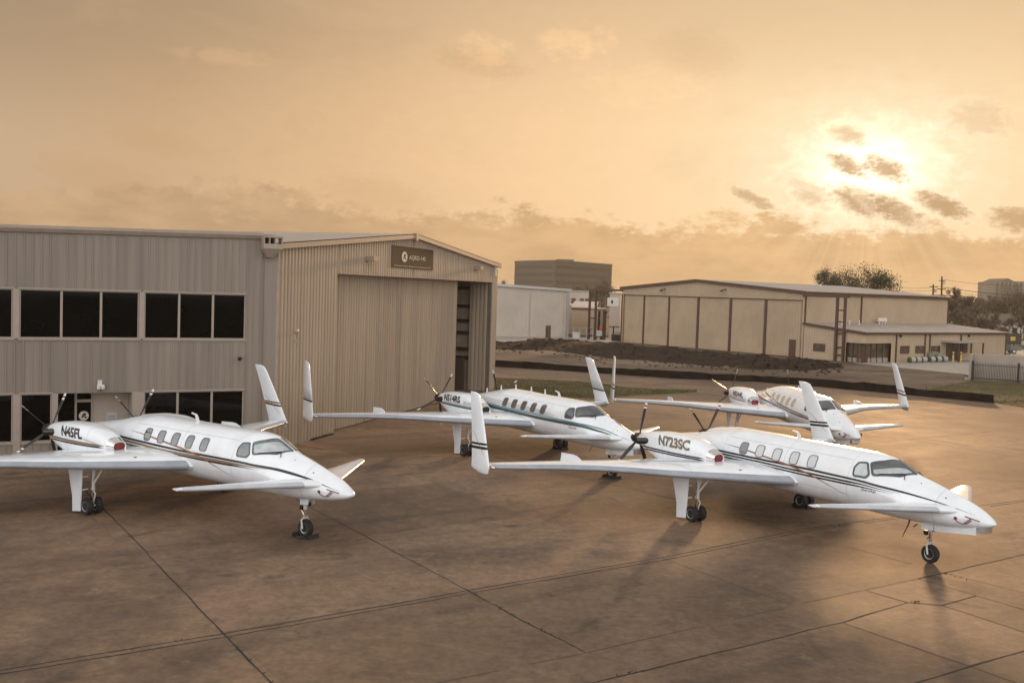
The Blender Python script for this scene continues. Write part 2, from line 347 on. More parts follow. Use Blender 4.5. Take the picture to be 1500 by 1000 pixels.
    back_n = n.noise(n.mapping(d, (1.6, 1.6, 4)), 1.3, 5, .6)
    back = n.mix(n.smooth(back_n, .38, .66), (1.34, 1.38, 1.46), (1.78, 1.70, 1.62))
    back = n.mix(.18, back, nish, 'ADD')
    up = n.mix(n.smooth(back_n, .36, .66), (.50, .50, .51), (.74, .68, .60))
    up = n.mix(.25, up, nish, 'ADD')
    col = n.mix(n.smooth(el, 15, 42), glow, up)
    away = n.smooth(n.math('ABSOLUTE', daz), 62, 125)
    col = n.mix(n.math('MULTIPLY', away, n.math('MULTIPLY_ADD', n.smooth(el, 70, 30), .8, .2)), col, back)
    col = n.mix(n.smooth(el, -.5, -4), col, (.12, .085, .06))
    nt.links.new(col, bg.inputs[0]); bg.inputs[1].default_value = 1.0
    sl = bpy.data.lights.new('sun', 'SUN'); so = bpy.data.objects.new('sun', sl); COL.objects.link(so)
    sl.energy = 2.7; sl.angle = R(4.0); sl.color = (1.0, .58, .27)
    dv = Vector((math.sin(SUN_AZ) * math.cos(SUN_EL), math.cos(SUN_AZ) * math.cos(SUN_EL), math.sin(SUN_EL)))
    so.rotation_euler = (-dv).to_track_quat('-Z', 'Y').to_euler(); so.location = (60, 180, 40)
build_sky()
scene.view_settings.view_transform = 'Standard'; scene.view_settings.look = 'None'; scene.view_settings.exposure = 0; scene.view_settings.gamma = 1
scene.cycles.max_bounces = 6; scene.cycles.diffuse_bounces = 3; scene.cycles.glossy_bounces = 3; scene.cycles.transparent_max_bounces = 6; scene.cycles.use_denoising = True

# ------------------------------------------------------------------ ground
def sheet(name, pts, z, mt, kind='structure', sub=None):
    mb = MB(); mb.add([(p[0], p[1], z) for p in pts], [tuple(range(len(pts)))])
    o = mb.build(name, mt, recalc=False); o['kind'] = kind
    if o.data.polygons[0].normal.z < 0: o.data.flip_normals()
    return o
sheet('ground', [(-4000, -300), (4000, -300), (4000, 8000), (-4000, 8000)], -.012, M['farground'])
FENCE_PX = [(700, 536), (725, 536.7), (853, 544.7), (987, 554), (1115, 559.3), (1207, 567), (1327, 578), (1455, 590)]
fence_pts = [gnd(*q) for q in FENCE_PX]
apron = [(-90, -25), (90, -25), (90, 45)] + [tuple(gnd(1560, 602))[:2]] + [tuple(p)[:2] for p in reversed(fence_pts)] + [(-12, 100), (-90, 110)]
sheet('apron', apron, 0.0, M['concrete'])
dirt = [tuple(p)[:2] for p in fence_pts] + [tuple(gnd(1420, 556))[:2], tuple(gnd(1410, 548))[:2], tuple(gnd(1340, 541))[:2], tuple(gnd(1250, 532))[:2], (33, 135), (16, 158), (9, 168), (-25, 166), (-25, 99)]
sheet('apron_patch', [tuple(gnd(*q))[:2] for q in [(1272, 865), (1345, 848), (1428, 872), (1378, 885.5), (1330, 881.5)]], .002, M['concrete_patch'])
sheet('apron_patch', [tuple(gnd(*q))[:2] for q in [(1237, 912), (1330, 883), (1378, 887), (1500, 926), (1560, 946), (1500, 952), (1420, 974)]], .002, M['concrete_patch'])
sheet('dirt_ground', dirt, -.004, M['dirt'])
pav = [gnd(*q) for q in [(1250, 531.5), (1340, 540.5), (1410, 547.5), (1425, 550), (1425, 528), (1500, 522), (1500, 512), (1380, 520)]]
sheet('pavement', [tuple(p)[:2] for p in pav], -.002, M['concrete_pale'])
wh = [gnd(*q) for q in [(724, 505), (800, 505), (840, 498), (905, 503), (905, 494), (724, 493)]]
sheet('hangar_pavement', [tuple(p)[:2] for p in wh], 0.0, M['concrete_pale'])
lawn = [gnd(*q) for q in [(1327, 577), (1380, 566), (1420, 558), (1500, 559), (1560, 562), (1560, 606), (1500, 597), (1455, 590)]]
sheet('lawn', [tuple(p)[:2] for p in lawn], .004, M['drygrass'])
strip = [gnd(*q) for q in [(700, 549), (725, 552.7), (853, 559), (920, 567), (1021, 573.5), (974, 577), (930, 579), (896, 583), (835, 581), (770, 577), (725, 571), (700, 570)]]
sheet('grass_strip', [tuple(p)[:2] for p in strip], .006, M['drygrass'])
road = [gnd(*q) for q in [(1440, 499), (1600, 500), (1600, 506), (1440, 505)]]
sheet('road', [tuple(p)[:2] for p in road], .0, M['concrete_pale'])

def in_poly(x, y, poly):
    c = False; j = len(poly) - 1
    for i in range(len(poly)):
        a, b = poly[i], poly[j]
        if (a[1] > y) != (b[1] > y) and x < (b[0] - a[0]) * (y - a[1]) / (b[1] - a[1] + 1e-12) + a[0]: c = not c
        j = i
    return c
def blades(name, poly, count, h0, h1, label, seedv, w=.03, mt='grass_blade'):
    rng = random.Random(seedv); mb = MB(); xs = [p[0] for p in poly]; ys = [p[1] for p in poly]; k = 0
    cl = [(rng.uniform(min(xs), max(xs)), rng.uniform(min(ys), max(ys)), rng.uniform(.4, 2.0)) for _ in range(60)]
    while k < count:
        if rng.random() < .6:
            c = rng.choice(cl); x, y = rng.gauss(c[0], c[2]), rng.gauss(c[1], c[2] * .6)
        else: x, y = rng.uniform(min(xs), max(xs)), rng.uniform(min(ys), max(ys))
        k += 1
        if not in_poly(x, y, poly): continue
        a = rng.uniform(0, 6.283); h = rng.uniform(h0, h1); dx, dy = math.cos(a) * w, math.sin(a) * w; l = rng.uniform(-.5, .5) * h
        mb.add([(x - dx, y - dy, 0), (x + dx, y + dy, 0), (x + l, y + l * .5, h)], [(0, 1, 2)])
    return tag(mb.build(name, M[mt], recalc=False), label, 'grass', kind='stuff')
blades('grass', [tuple(p) for p in strip], 9000, .03, .09, 'thin dry grass blades on the strip beside the taxi lane', 3, .05, mt='dry_blade')
blades('grass', [tuple(p) for p in lawn], 9000, .04, .10, 'dry grass blades on the lawn by the low white wall', 4, .05, mt='dry_blade')
tip = [gnd(*q) for q in [(960, 571.5), (1021, 572), (1020, 574.5), (950, 577.5)]]
blades('grass', [tuple(p) for p in tip], 2600, .08, .2, 'green grass at the pointed end of the strip', 5, .035)
edge = [gnd(*q) for q in [(700, 566), (840, 577), (890, 581), (890, 585), (835, 583), (700, 572)]]
blades('grass', [tuple(p) for p in edge], 3500, .08, .2, 'green grass along the near edge of the strip', 6, .035)

# joints between the slabs
def ribbon(mb, pts, w, z, mat_i=0, jit=0.0, gaps=0.0):
    P = [Vector((p[0], p[1], 0)) for p in pts]; out = []
    for a, b in zip(P[:-1], P[1:]):
        n_ = max(1, int((b - a).length / .6)); out += [a.lerp(b, i / n_) for i in range(n_)]
    out.append(P[-1]); t = (P[-1] - P[0]).normalized(); nn = Vector((-t.y, t.x, 0))
    off = [random.gauss(0, jit) for _ in out]; ww = [w * random.uniform(.45, .95) for _ in out]
    for i in range(len(out) - 1):
        if random.random() < gaps: continue
        a, b = out[i] + nn * off[i], out[i + 1] + nn * off[i + 1]
        mb.add([(a - nn * ww[i] / 2) + Vector((0, 0, z)), (a + nn * ww[i] / 2) + Vector((0, 0, z)), (b + nn * ww[i + 1] / 2) + Vector((0, 0, z)), (b - nn * ww[i + 1] / 2) + Vector((0, 0, z))], [(0, 1, 2, 3)], mat_i)
DU, DV = Vector((math.cos(R(34.6)), math.sin(R(34.6)), 0)), Vector((-math.sin(R(34.6)), math.cos(R(34.6)), 0))
mb = MB()
g = lambda u, v: gnd(u, v)
dbl = [(-260, 1030), (0, 981), (325, 928), (750, 853), (960, 818), (1040, 802), (1180, 774), (1330, 754), (1500, 732), (1700, 706)]
ribbon(mb, [g(*q) for q in dbl], .055, .004, 0, .012)
ribbon(mb, [g(*q) + DV * -.22 for q in dbl], .05, .004, 0, .012, .04)
ribbon(mb, [g(*q) for q in [(120, 714), (150, 742), (230, 825), (327, 927), (397, 1000), (440, 1045)]], .055, .0045, 0, .012)
ribbon(mb, [g(*q) for q in [(420, 722), (450, 740), (535, 785), (690, 867), (750, 900), (857, 955)]], .045, .0045, 0, .012)
ribbon(mb, [g(*q) for q in [(720, 668), (800, 687), (995, 732), (1170, 782)]], .05, .0045, 0, .012)
ribbon(mb, [g(*q) for q in [(1170, 782), (1270, 808), (1370, 835), (1500, 868)]], .03, .0045, 1, .01, .2)
ribbon(mb, [g(*q) for q in [(970, 817), (1160, 886)]], .03, .0045, 1, .01)
ribbon(mb, [g(*q) for q in [(780, 1030), (865, 1000), (950, 980), (1235, 910), (1330, 882)]], .05, .005, 0, .012)
ribbon(mb, [g(*q) for q in [(640, 1000), (860, 955), (1180, 882), (1345, 847)]], .03, .005, 1, .012, .12)
ribbon(mb, [g(*q) for q in [(1345, 847), (1500, 812), (1640, 780)]], .05, .005, 0, .012)
ribbon(mb, [g(*q) for q in [(1340, 1000), (1500, 952), (1600, 922)]], .05, .005, 0, .012)
ribbon(mb, [g(*q) for q in [(-40, 741), (0, 738), (110, 727), (220, 713), (290, 711), (410, 697), (530, 676)]], .045, .005, 0, .012)
ribbon(mb, [g(*q) for q in [(150, 838), (240, 825), (535, 785), (700, 760), (900, 727)]], .03, .005, 1, .012, .1)
ribbon(mb, [g(*q) for q in [(1235, 912), (1420, 975), (1500, 1003)]], .035, .0045, 1, .01)
ribbon(mb, [g(*q) for q in [(1270, 865), (1330, 882), (1380, 886), (1430, 872)]], .045, .0055, 0, .012)
ribbon(mb, [g(*q) for q in [(1345, 847), (1430, 872), (1500, 892)]], .035, .0045, 1, .01)
ribbon(mb, [g(*q) for q in [(1380, 886), (1500, 925)]], .035, .0045, 1, .01)
for k in range(1, 9):                                       # the rest of the slab grid, worn and faint
    v0 = 26.7 + 6.1 * k; ribbon(mb, [DU * (-22) + DV * v0, DU * 70 + DV * v0], .03, .0035, 1, .01, .22)
for k in range(0, 9):
    u0 = 7.13 + 6.12 * k; ribbon(mb, [DU * u0 + DV * 30, DU * u0 + DV * 74], .028, .003, 1, .01, .25)
o = mb.build('apron_joints', [M['joint'], M['joint_faint']], recalc=False); o['kind'] = 'structure'
mb = MB()                                                   # small weeds rooted in the joints
for (a, b, k) in [((327, 927), (397, 1000), 16), ((690, 867), (750, 900), 14), ((750, 900), (857, 955), 12), ((325, 928), (150, 957), 7), ((1200, 774), (1300, 758), 6), ((1370, 835), (1430, 852), 8), ((900, 990), (960, 977), 8), ((487, 636), (455, 645), 60), ((1330, 882), (1345, 880), 6)]:
    A, B = gnd(*a), gnd(*b)
    for _ in range(k if k < 40 else k * 3):
        p = A.lerp(B, random.random()) + Vector((random.gauss(0, .03), random.gauss(0, .03), 0))
        hh = random.uniform(.015, .04) * (3 if k == 60 else 1); aa = random.uniform(0, 6.28)
        mb.add([p + Vector((math.cos(aa) * .035, math.sin(aa) * .035, .002)), p - Vector((math.cos(aa) * .035, math.sin(aa) * .035, -.002)), p + Vector((random.gauss(0, .03), random.gauss(0, .03), hh))], [(0, 1, 2)])
tag(mb.build('weeds', M['weed'], recalc=False), 'small weeds growing in the joints of the apron', 'weeds', kind='stuff')
mb = MB()
ribbon(mb, [g(*q) for q in [(1060, 556.5), (1188, 566), (1327, 583), (1500, 597), (1600, 606)]], .16, .0055, 0, .01, .08)
ribbon(mb, [g(*q) for q in [(1215, 612), (1308, 640), (1480, 667), (1600, 690)]], .12, .0055, 0, .01, .05)
o = mb.build('apron_line', M['stripe_paint'], recalc=False); o['kind'] = 'structure'

# mound of dug soil in front of the far hangars
def berm():
    back = [gnd(*q) for q in [(690, 501), (725, 501), (830, 497), (907, 503), (1000, 511), (1100, 520), (1180, 528), (1232, 534)]]
    front = [gnd(*q) for q in [(690, 512), (725, 512), (800, 513), (900, 526), (1000, 533), (1100, 541), (1180, 543), (1232, 538)]]
    mb = MB(); nx, ny = 150, 12; rows = []
    for i in range(nx + 1):
        t = i / nx * (len(back) - 1); k = min(int(t), len(back) - 2); f = t - k
        A, B = front[k].lerp(front[k + 1], f), back[k].lerp(back[k + 1], f)
        H = (.45 + .5 * abs(math.sin(i * .13)) + .35 * math.sin(i * .41)) * (1 if i < nx - 12 else (nx - i) / 12); row = []
        for j in range(ny + 1):
            s = j / ny; p = A.lerp(B, s); h = max(0, math.sin(math.pi * min(1, s * 1.05)) ** .8 if s < .95 else 0) * max(.25, H) * .62
            n_ = random.gauss(0, .10) if 0 < j < ny else 0
            row.append((p.x + random.gauss(0, .2), p.y + random.gauss(0, .3), max(-.05, h + n_ * (h > .05) - (.05 if j in (0, ny) else 0))))
        rows.append(row)
    mb.loft(rows, 0, False, False, closed=False)
    o = mb.build('terrain_soil_berm', M['darksoil'], recalc=False); o['kind'] = 'structure'
    if sum(p.normal.z for p in o.data.polygons) < 0: o.data.flip_normals()
    mb = MB()
    for _ in range(220):                                    # clods and stones lying about
        k = random.randrange(len(front) - 1); p = front[k].lerp(front[k + 1], random.random()) + Vector((random.gauss(0, 1.0), random.gauss(-1.5, 3), 0)); r_ = random.uniform(.06, .22)
        mb.lathe([(r_ * .7, -r_ * .3), (r_, 0), (r_ * .6, r_ * .5), (.01, r_ * .62)], p, 'z', 6)
    tag(mb.build('rubble', M['darksoil'], smooth=60), 'clods of dark earth scattered along the soil mound', 'rubble', kind='stuff')
berm()
# black silt fence along the edge of the apron
def silt():
    mb = MB(); pts = []
    for a, b in zip(fence_pts[:-1], fence_pts[1:]):
        n_ = max(2, int((b - a).length / .8)); pts += [a.lerp(b, i / n_) for i in range(n_)]
    pts.append(fence_pts[-1]); rows = []; ph = 0
    for i, p in enumerate(pts):
        h = .60 + .05 * math.sin(i * .35) + random.gauss(0, .02); w = random.gauss(0, .05)
        if len(pts) - 14 < i < len(pts) - 8: h += .10
        rows.append([(p.x, p.y - .10 + w, -.02), (p.x, p.y - .05 + w, h * .5), (p.x + w * .3, p.y + w, h), (p.x, p.y + .05 + w, h), (p.x, p.y + .1 + w, h * .5), (p.x, p.y + .12 + w, -.02)])
    mb.loft(rows, 0, False, False, closed=False)
    mb.add(rows[-1], [tuple(range(6))])
    root = empty('silt_fence', pts[-1], 0, 'low black fabric silt fence along the far edge of the apron', 'fence')
    o = mb.build('fabric', M['silt'], None, smooth=50, at=pts[-1]); o.parent = root; o.location = (0, 0, 0)
    for i in range(0, len(pts), 5): st = MB(); st.box((pts[i].x - pts[-1].x, pts[i].y - pts[-1].y + .16, .36), (.05, .04, .76), 0); st.build('stake', M['wood'], root)
silt()

# ------------------------------------------------------------------ aircraft (x forward, y to port, z up; origin between the main wheels)
FX = [-5.30, -4.8, -4.3, -3.6, -2.8, -2.1, -1.5, -.8, 0, .8, 2, 3.5, 4.8, 5.3, 5.6, 5.9, 6.15, 6.4, 6.7, 7.1, 7.55, 7.96, 8.3, 8.55, 8.7, 8.77]
FZT = [2.06, 2.12, 2.20, 2.30, 2.43, 2.56, 2.69, 2.80, 2.87, 2.87, 2.85, 2.855, 2.85, 2.81, 2.745, 2.64, 2.525, 2.42, 2.34, 2.232, 2.095, 1.965, 1.83, 1.69, 1.58, 1.51]
FZB = [2.00, 1.88, 1.76, 1.6, 1.42, 1.28, 1.19, 1.13, 1.10, 1.10, 1.10, 1.10, 1.10, 1.10, 1.10, 1.1, 1.1, 1.1, 1.11, 1.13, 1.17, 1.22, 1.28, 1.34, 1.41, 1.46]
FW = [.04, .18, .32, .48, .64, .76, .85, .91, .94, .95, .95, .95, .94, .92, .897, .862, .835, .804, .759, .675, .555, .43, .305, .215, .14, .04]
FZM = [2.04, 2.02, 2.0, 1.99, 1.98, 1.98, 1.98, 1.98, 1.98, 1.98, 1.98, 1.96, 1.9, 1.86, 1.82, 1.78, 1.75, 1.72, 1.68, 1.63, 1.57, 1.53, 1.50, 1.48, 1.48, 1.485]
FNU = [2, 2, 2, 2, 2, 2, 2, 2.1, 2.15, 2.15, 2.1, 2.05, 2.0, 1.88, 1.72, 1.54, 1.45, 1.42, 1.42, 1.42, 1.46, 1.60, 1.73, 1.83, 1.94, 2]
class Body:                                                 # a lofted body: top, bottom, half width, widest height, section exponent along x
    def __init__(s, X, zt, zb, w, zm, nu, yc=0.0, nl=2.25):
        s.X = X; s.zt, s.zb, s.w, s.zm, s.nu = [pchip(X, a) for a in (zt, zb, w, zm, nu)]; s.yc = yc; s.nl = nl
    def S(s, x, th, off=0.0, side=-1):                       # th 0 = top, pi/2 = side; side -1 = starboard
        c, q = math.cos(th), math.sin(th); e = 2 / (float(s.nu(x)) if c > 0 else s.nl)
        zt, zb, w, zm = float(s.zt(x)), float(s.zb(x)), float(s.w(x)), float(s.zm(x))
        z = zm + ((zt - zm) if c > 0 else (zm - zb)) * math.copysign(abs(c) ** e, c); y = w * math.copysign(abs(q) ** e, q)
        p = Vector((x, s.yc + side * y, z))
        if off:
            h = .012; a = s.S(min(x + h, s.X[-1]), th, 0, side) - s.S(max(x - h, s.X[0]), th, 0, side); b = s.S(x, th + h, 0, side) - s.S(x, th - h, 0, side)
            nn = a.cross(b).normalized()
            if nn.dot(Vector((0, side * q, c))) < 0: nn = -nn
            p = p + nn * off
        return p
    def th(s, x, z):                                        # angle at which the side has height z
        zt, zb, zm = float(s.zt(x)), float(s.zb(x)), float(s.zm(x))
        if z >= zm: c = min(1, (z - zm) / (zt - zm)) ** (float(s.nu(x)) / 2)
        else: c = -min(1, (zm - z) / (zm - zb)) ** (s.nl / 2)
        return math.acos(max(-1, min(1, c)))
    def mesh(s, mb, xs, nth=56, mt=0, cap=True):
        mb.loft([[s.S(x, 2 * math.pi * k / nth) for k in range(nth)] for x in xs], mt, cap, cap)
FUS = Body(FX, FZT, FZB, FW, FZM, FNU)
NX = [-3.98, -3.85, -3.6, -3.3, -3.0, -2.4, -1.7, -1.0, -.5, -.22, .03]
NZT = [2.26, 2.33, 2.41, 2.47, 2.51, 2.57, 2.58, 2.52, 2.40, 2.27, 2.17]
NZB = [1.97, 1.94, 1.86, 1.74, 1.62, 1.48, 1.50, 1.56, 1.68, 1.76, 1.84]
NW_ = [.17, .24, .34, .41, .455, .50, .51, .47, .38, .31, .235]
NZM = [2.11, 2.12, 2.12, 2.10, 2.08, 2.06, 2.05, 2.04, 2.03, 2.015, 2.005]
NAC = Body(NX, NZT, NZB, NW_, NZM, [2.2, 2.4, 2.7, 3.0, 3.2, 3.3, 3.3, 3.0, 2.6, 2.4, 2.3], yc=0.0, nl=2.4)
NY = 1.66                                                    # nacelle centre line

def strip_on(body, mb, xs, ztop, zbot, off=.004, side=-1, mt=0, rows=2):   # painted band between two height curves
    grid = []
    for x in xs:
        a, b = float(ztop(x)), float(zbot(x)); grid.append([body.S(x, body.th(x, a + (b - a) * k / rows), off, side) for k in range(rows + 1)])
    mb.loft(grid, mt, False, False, closed=False)
def band(pts, w, ends=(.25, .25)):                           # centre line (x, z) and width, tapering over a length at either end
    X = [p[0] for p in pts]; f = pchip(X, [p[1] for p in pts]); x0, x1 = X[0], X[-1]
    def ww(x):
        t = 1.0
        if ends[0] > 0: t = min(t, max(.04, (x - x0) / ends[0]))
        if ends[1] > 0: t = min(t, max(.04, (x1 - x) / ends[1]))
        return w * t
    return np.linspace(x0, x1, max(12, int((x1 - x0) / .12))), (lambda x: f(x) + ww(x) / 2), (lambda x: f(x) - ww(x) / 2)
def patch(body, mb, outline, off, side, rings=5, mt=0):      # filled outline given in (x, theta)
    cx = sum(p[0] for p in outline) / len(outline); ct = sum(p[1] for p in outline) / len(outline); n = len(outline)
    vs = [body.S(cx, ct, off, side)]; fs = []
    for r in range(1, rings + 1):
        k = r / rings; vs += [body.S(cx + (x - cx) * k, ct + (t - ct) * k, off, side) for x, t in outline]
    for i in range(n): fs.append((0, 1 + i, 1 + (i + 1) % n))
    for r in range(rings - 1):
        for i in range(n):
            a = 1 + r * n; b = a + n; fs.append((a + i, a + (i + 1) % n, b + (i + 1) % n, b + i))
    mb.add(vs, fs, mt)
def frame(body, mb, outline, wdt, off, side, mt=0, lift=.006):          # raised seal round an outline; wdt in metres
    n = len(outline); cx = sum(p[0] for p in outline) / n; ct = sum(p[1] for p in outline) / n; R0 = .95
    P = [((x - cx), (t - ct) * R0) for x, t in outline]; area = sum(P[i][0] * P[(i + 1) % n][1] - P[(i + 1) % n][0] * P[i][1] for i in range(n)); sg = 1 if area > 0 else -1
    inn, outr = [], []
    for i in range(n):
        a, b = P[i - 1], P[(i + 1) % n]; tx, ty = b[0] - a[0], b[1] - a[1]; l = math.hypot(tx, ty) or 1; nx, ny = sg * ty / l, -sg * tx / l
        for lst, k in ((inn, -.25), (outr, .75)): lst.append((cx + P[i][0] + nx * wdt * k, ct + (P[i][1] + ny * wdt * k) / R0))
    rows = [[body.S(x, t, off - .004, side) for x, t in outr], [body.S(x, t, off + lift, side) for x, t in outr], [body.S(x, t, off + lift, side) for x, t in inn], [body.S(x, t, off - .002, side) for x, t in inn]]
    mb.loft(rows, mt, False, False)
def rounded(corners, rad=.3, seg=5, edge=6):                 # rounded polygon from corner points; rad = share of the shorter edge
    out = []; n = len(corners)
    for i in range(n):
        p0, p1, p2 = corners[i - 1], corners[i], corners[(i + 1) % n]
        a = (p1[0] + (p0[0] - p1[0]) * rad, p1[1] + (p0[1] - p1[1]) * rad); b = (p1[0] + (p2[0] - p1[0]) * rad, p1[1] + (p2[1] - p1[1]) * rad)
        for k in range(seg + 1):
            t = k / seg; out.append(((1 - t)**2 * a[0] + 2 * t * (1 - t) * p1[0] + t * t * b[0], (1 - t)**2 * a[1] + 2 * t * (1 - t) * p1[1] + t * t * b[1]))
        nb = (p2[0] + (p1[0] - p2[0]) * rad, p2[1] + (p1[1] - p2[1]) * rad)
        for k in range(1, edge): out.append((b[0] + (nb[0] - b[0]) * k / edge, b[1] + (nb[1] - b[1]) * k / edge))
    return out

# lifting surfaces: stations of (span position, xLE, xTE, zLE, zTE, thickness)
def foil(n=14):
    out = []
    for k in range(n + 1):
        c = .5 * (1 - math.cos(math.pi * k / n)); t = 5 * (.2969 * math.sqrt(c) - .126 * c - .3516 * c * c + .2843 * c**3 - .1036 * c**4); out.append((c, t))
    return out
FOIL = foil()
def section(st, grow=0.0, c_lo=0.0, c_up=1.0, vertical=False, sgn=-1, camber=.03, full=True):
    y, xl, xt, zl, zt, th = st; ch = xl - xt; ring = []
    up = [(c, t) for c, t in FOIL]; 
    for c, t in reversed(up): ring.append((c, t, 1))
    for c, t in up[1:-1] if full else up[1:]: ring.append((c, t, -1))
    P = []
    for c, t, s in ring:
        x = xl - c * ch + (grow if c < .02 else 0); h = s * (t * th + grow * (1 if c > 0 else 0)) + camber * ch * 4 * c * (1 - c) * .5
        z = zl + (zt - zl) * c + h
        P.append((x, y, z))
    return P
WING = [(.55, 3.04, -2.75, 1.63, 1.55, .60), (.95, 2.70, -2.85, 1.63, 1.55, .58), (1.5, 2.22, -2.98, 1.625, 1.54, .53), (2.1, 1.63, -3.12, 1.62, 1.54, .48), (2.65, 1.04, -3.25, 1.61, 1.53, .43), (3.2, .47, -3.38, 1.60, 1.53, .38), (3.7, -.08, -3.5, 1.595, 1.53, .335), (4.45, -1.02, -3.68, 1.59, 1.54, .28), (5.19, -1.75, -3.86, 1.585, 1.545, .245), (6.26, -2.45, -4.12, 1.58, 1.55, .205), (7.4, -3.03, -4.4, 1.57, 1.55, .17), (8.24, -3.50, -4.6, 1.565, 1.55, .145)]
def wing_sections(stations, sg, **kw): return [[(x, sg * y, z) for x, y, z in section(st, **kw)] for st in stations]
def lerp_st(stations, y):
    for a, b in zip(stations[:-1], stations[1:]):
        if a[0] <= y <= b[0]: t = (y - a[0]) / (b[0] - a[0]); return tuple(a[i] + (b[i] - a[i]) * t for i in range(6))
    return stations[-1]
def boot_mesh(stations, sg, cu=.05, cl=.05, off=.006, y0=None, y1=None, nose=.012):
    mb = MB(); ys = [s[0] for s in stations if y0 < s[0] < y1]; ys = [y0] + ys + [y1]; rows = []
    for y in ys:
        st = lerp_st(stations, y); ch = st[1] - st[2]; row = []
        for k in range(9):
            q = -1 + k / 4; c = (cu if q > 0 else cl) * q * q / ch * (1.6 if True else 1); c = min(c, .4)
            t = 5 * (.2969 * math.sqrt(c) - .126 * c - .3516 * c * c + .2843 * c**3 - .1036 * c**4)
            s = 1 if q > 0 else -1
            row.append((st[1] - c * ch + off * (1 - abs(q)) * 2, sg * y, st[3] + (st[4] - st[3]) * c + s * (t * st[5] + off * abs(q)) + .03 * ch * 2 * c * (1 - c)))
        rows.append(row)
    mb.loft(rows, 0, False, False, closed=False); return mb
CANARD = [(.38, 7.92, 6.42, 1.69, 1.67, .25), (.75, 7.58, 6.27, 1.69, 1.67, .23), (1.7, 6.95, 5.98, 1.69, 1.67, .185), (2.6, 6.36, 5.70, 1.69, 1.67, .145), (3.35, 5.87, 5.42, 1.69, 1.67, .11), (3.5, 5.72, 5.40, 1.69, 1.67, .08)]
# winglet: z, xLE, xTE, y, thickness
WL = [(1.32, -3.70, -4.22, 8.33, .05), (1.35, -3.62, -4.36, 8.33, .07), (1.44, -3.60, -4.68, 8.33, .085), (1.56, -3.56, -4.70, 8.32, .095), (1.75, -3.64, -4.73, 8.30, .10), (2.6, -4.06, -4.95, 8.20, .085), (3.5, -4.53, -5.22, 8.10, .075), (3.74, -4.68, -5.30, 8.07, .065), (3.84, -4.82, -5.33, 8.06, .05), (3.875, -5.0, -5.34, 8.055, .02)]
def wl_at(z):
    return tuple(float(pchip([w[0] for w in WL], [w[i] for w in WL])(z)) for i in range(5))
def wl_ring(z, sg, grow=0.0, slope=0.0):
    _, xl, xt, y, th = wl_at(z); ch = xl - xt; P = []
    for c, t in list(reversed(FOIL)): P.append((c, t, 1))
    for c, t in FOIL[1:-1]: P.append((c, t, -1))
    out = []
    for c, t, s in P:
        zz = z + slope * (c - .5); _, xl2, xt2, y2, th2 = wl_at(zz)
        out.append((xl2 - c * (xl2 - xt2) + (grow if c < .01 else (-grow if c > .99 else 0)), sg * (y2 + s * (t * th2 + grow)), zz))
    return out

def text_mesh(txt, bold=0.0, shear=0.0):
    cu = bpy.data.curves.new('t', 'FONT'); cu.body = txt; cu.size = 1; cu.offset = bold; cu.shear = shear; cu.fill_mode = 'FRONT'
    o = bpy.data.objects.new('t', cu); COL.objects.link(o); dg = bpy.context.evaluated_depsgraph_get(); dg.update()
    me = bpy.data.meshes.new_from_object(o.evaluated_get(dg)); bpy.data.objects.remove(o); bpy.data.curves.remove(cu)
    return me
def text_decal(name, txt, mapf, w, h, mt, parent, bold=.012, shear=0.0, maxe=None):   # mapf(u, v) with u in 0..w, v in 0..h
    me = text_mesh(txt, bold, shear); bm = bmesh.new(); bm.from_mesh(me); bpy.data.meshes.remove(me)
    xs = [v.co.x for v in bm.verts]; ys = [v.co.y for v in bm.verts]; x0, x1, y0, y1 = min(xs), max(xs), min(ys), max(ys)
    for v in bm.verts: v.co = Vector(((v.co.x - x0) / (x1 - x0) * w, (v.co.y - y0) / (y1 - y0) * h, 0))
    if maxe:
        for _ in range(4):
            bmesh.ops.triangulate(bm, faces=bm.faces); es = [e for e in bm.edges if e.calc_length() > maxe]
            if not es: break
            bmesh.ops.subdivide_edges(bm, edges=es, cuts=1)
        bmesh.ops.triangulate(bm, faces=bm.faces)
    for v in bm.verts: v.co = mapf(v.co.x, v.co.y)
    me = bpy.data.meshes.new(name); bm.to_mesh(me); bm.free(); me.materials.append(mt)
    o = bpy.data.objects.new(name, me); COL.objects.link(o)
    if parent is not None: o.parent = parent
    return o

_cache = {}
def shared(key, name, maker, mats, parent, smooth=None, loc=(0, 0, 0), rot=(0, 0, 0)):
    if key not in _cache:
        o = maker().build(name, mats, parent, smooth); _cache[key] = o.data
    else:
        o = bpy.data.objects.new(name, _cache[key]); COL.objects.link(o); o.parent = parent
    o.location = loc; o.rotation_euler = rot
    return o
def mk(f): return f
def fus_mesh():
    mb = MB(); xs = list(np.linspace(-5.3, 4.6, 56)) + list(np.linspace(4.7, 8.2, 56)) + [8.28, 8.36, 8.44, 8.52, 8.59, 8.65, 8.70, 8.735, 8.757, 8.77]
    FUS.mesh(mb, xs, 64)
    # wing-to-body fairing under the cabin
    rings = []
    for x in np.linspace(-2.7, 3.15, 26):
        k = math.sqrt(max(0.001, 1 - ((x - .2) / 2.98)**2)); ring = []
        for j in range(20): a = 2 * math.pi * j / 20; ring.append((x, 1.06 * k ** .5 * math.cos(a) * .98, 1.50 + math.sin(a) * .33 * k))
        rings.append(ring)
    mb.loft(rings)
    # ventral fin
    mb.loft([[(-2.9, .03, 1.5), (-2.9, -.03, 1.5), (-4.9, -.03, 1.9), (-4.9, .03, 1.9)], [(-4.1, .02, 1.05), (-4.1, -.02, 1.05), (-4.95, -.02, 1.02), (-4.95, .02, 1.02)]])
    return mb
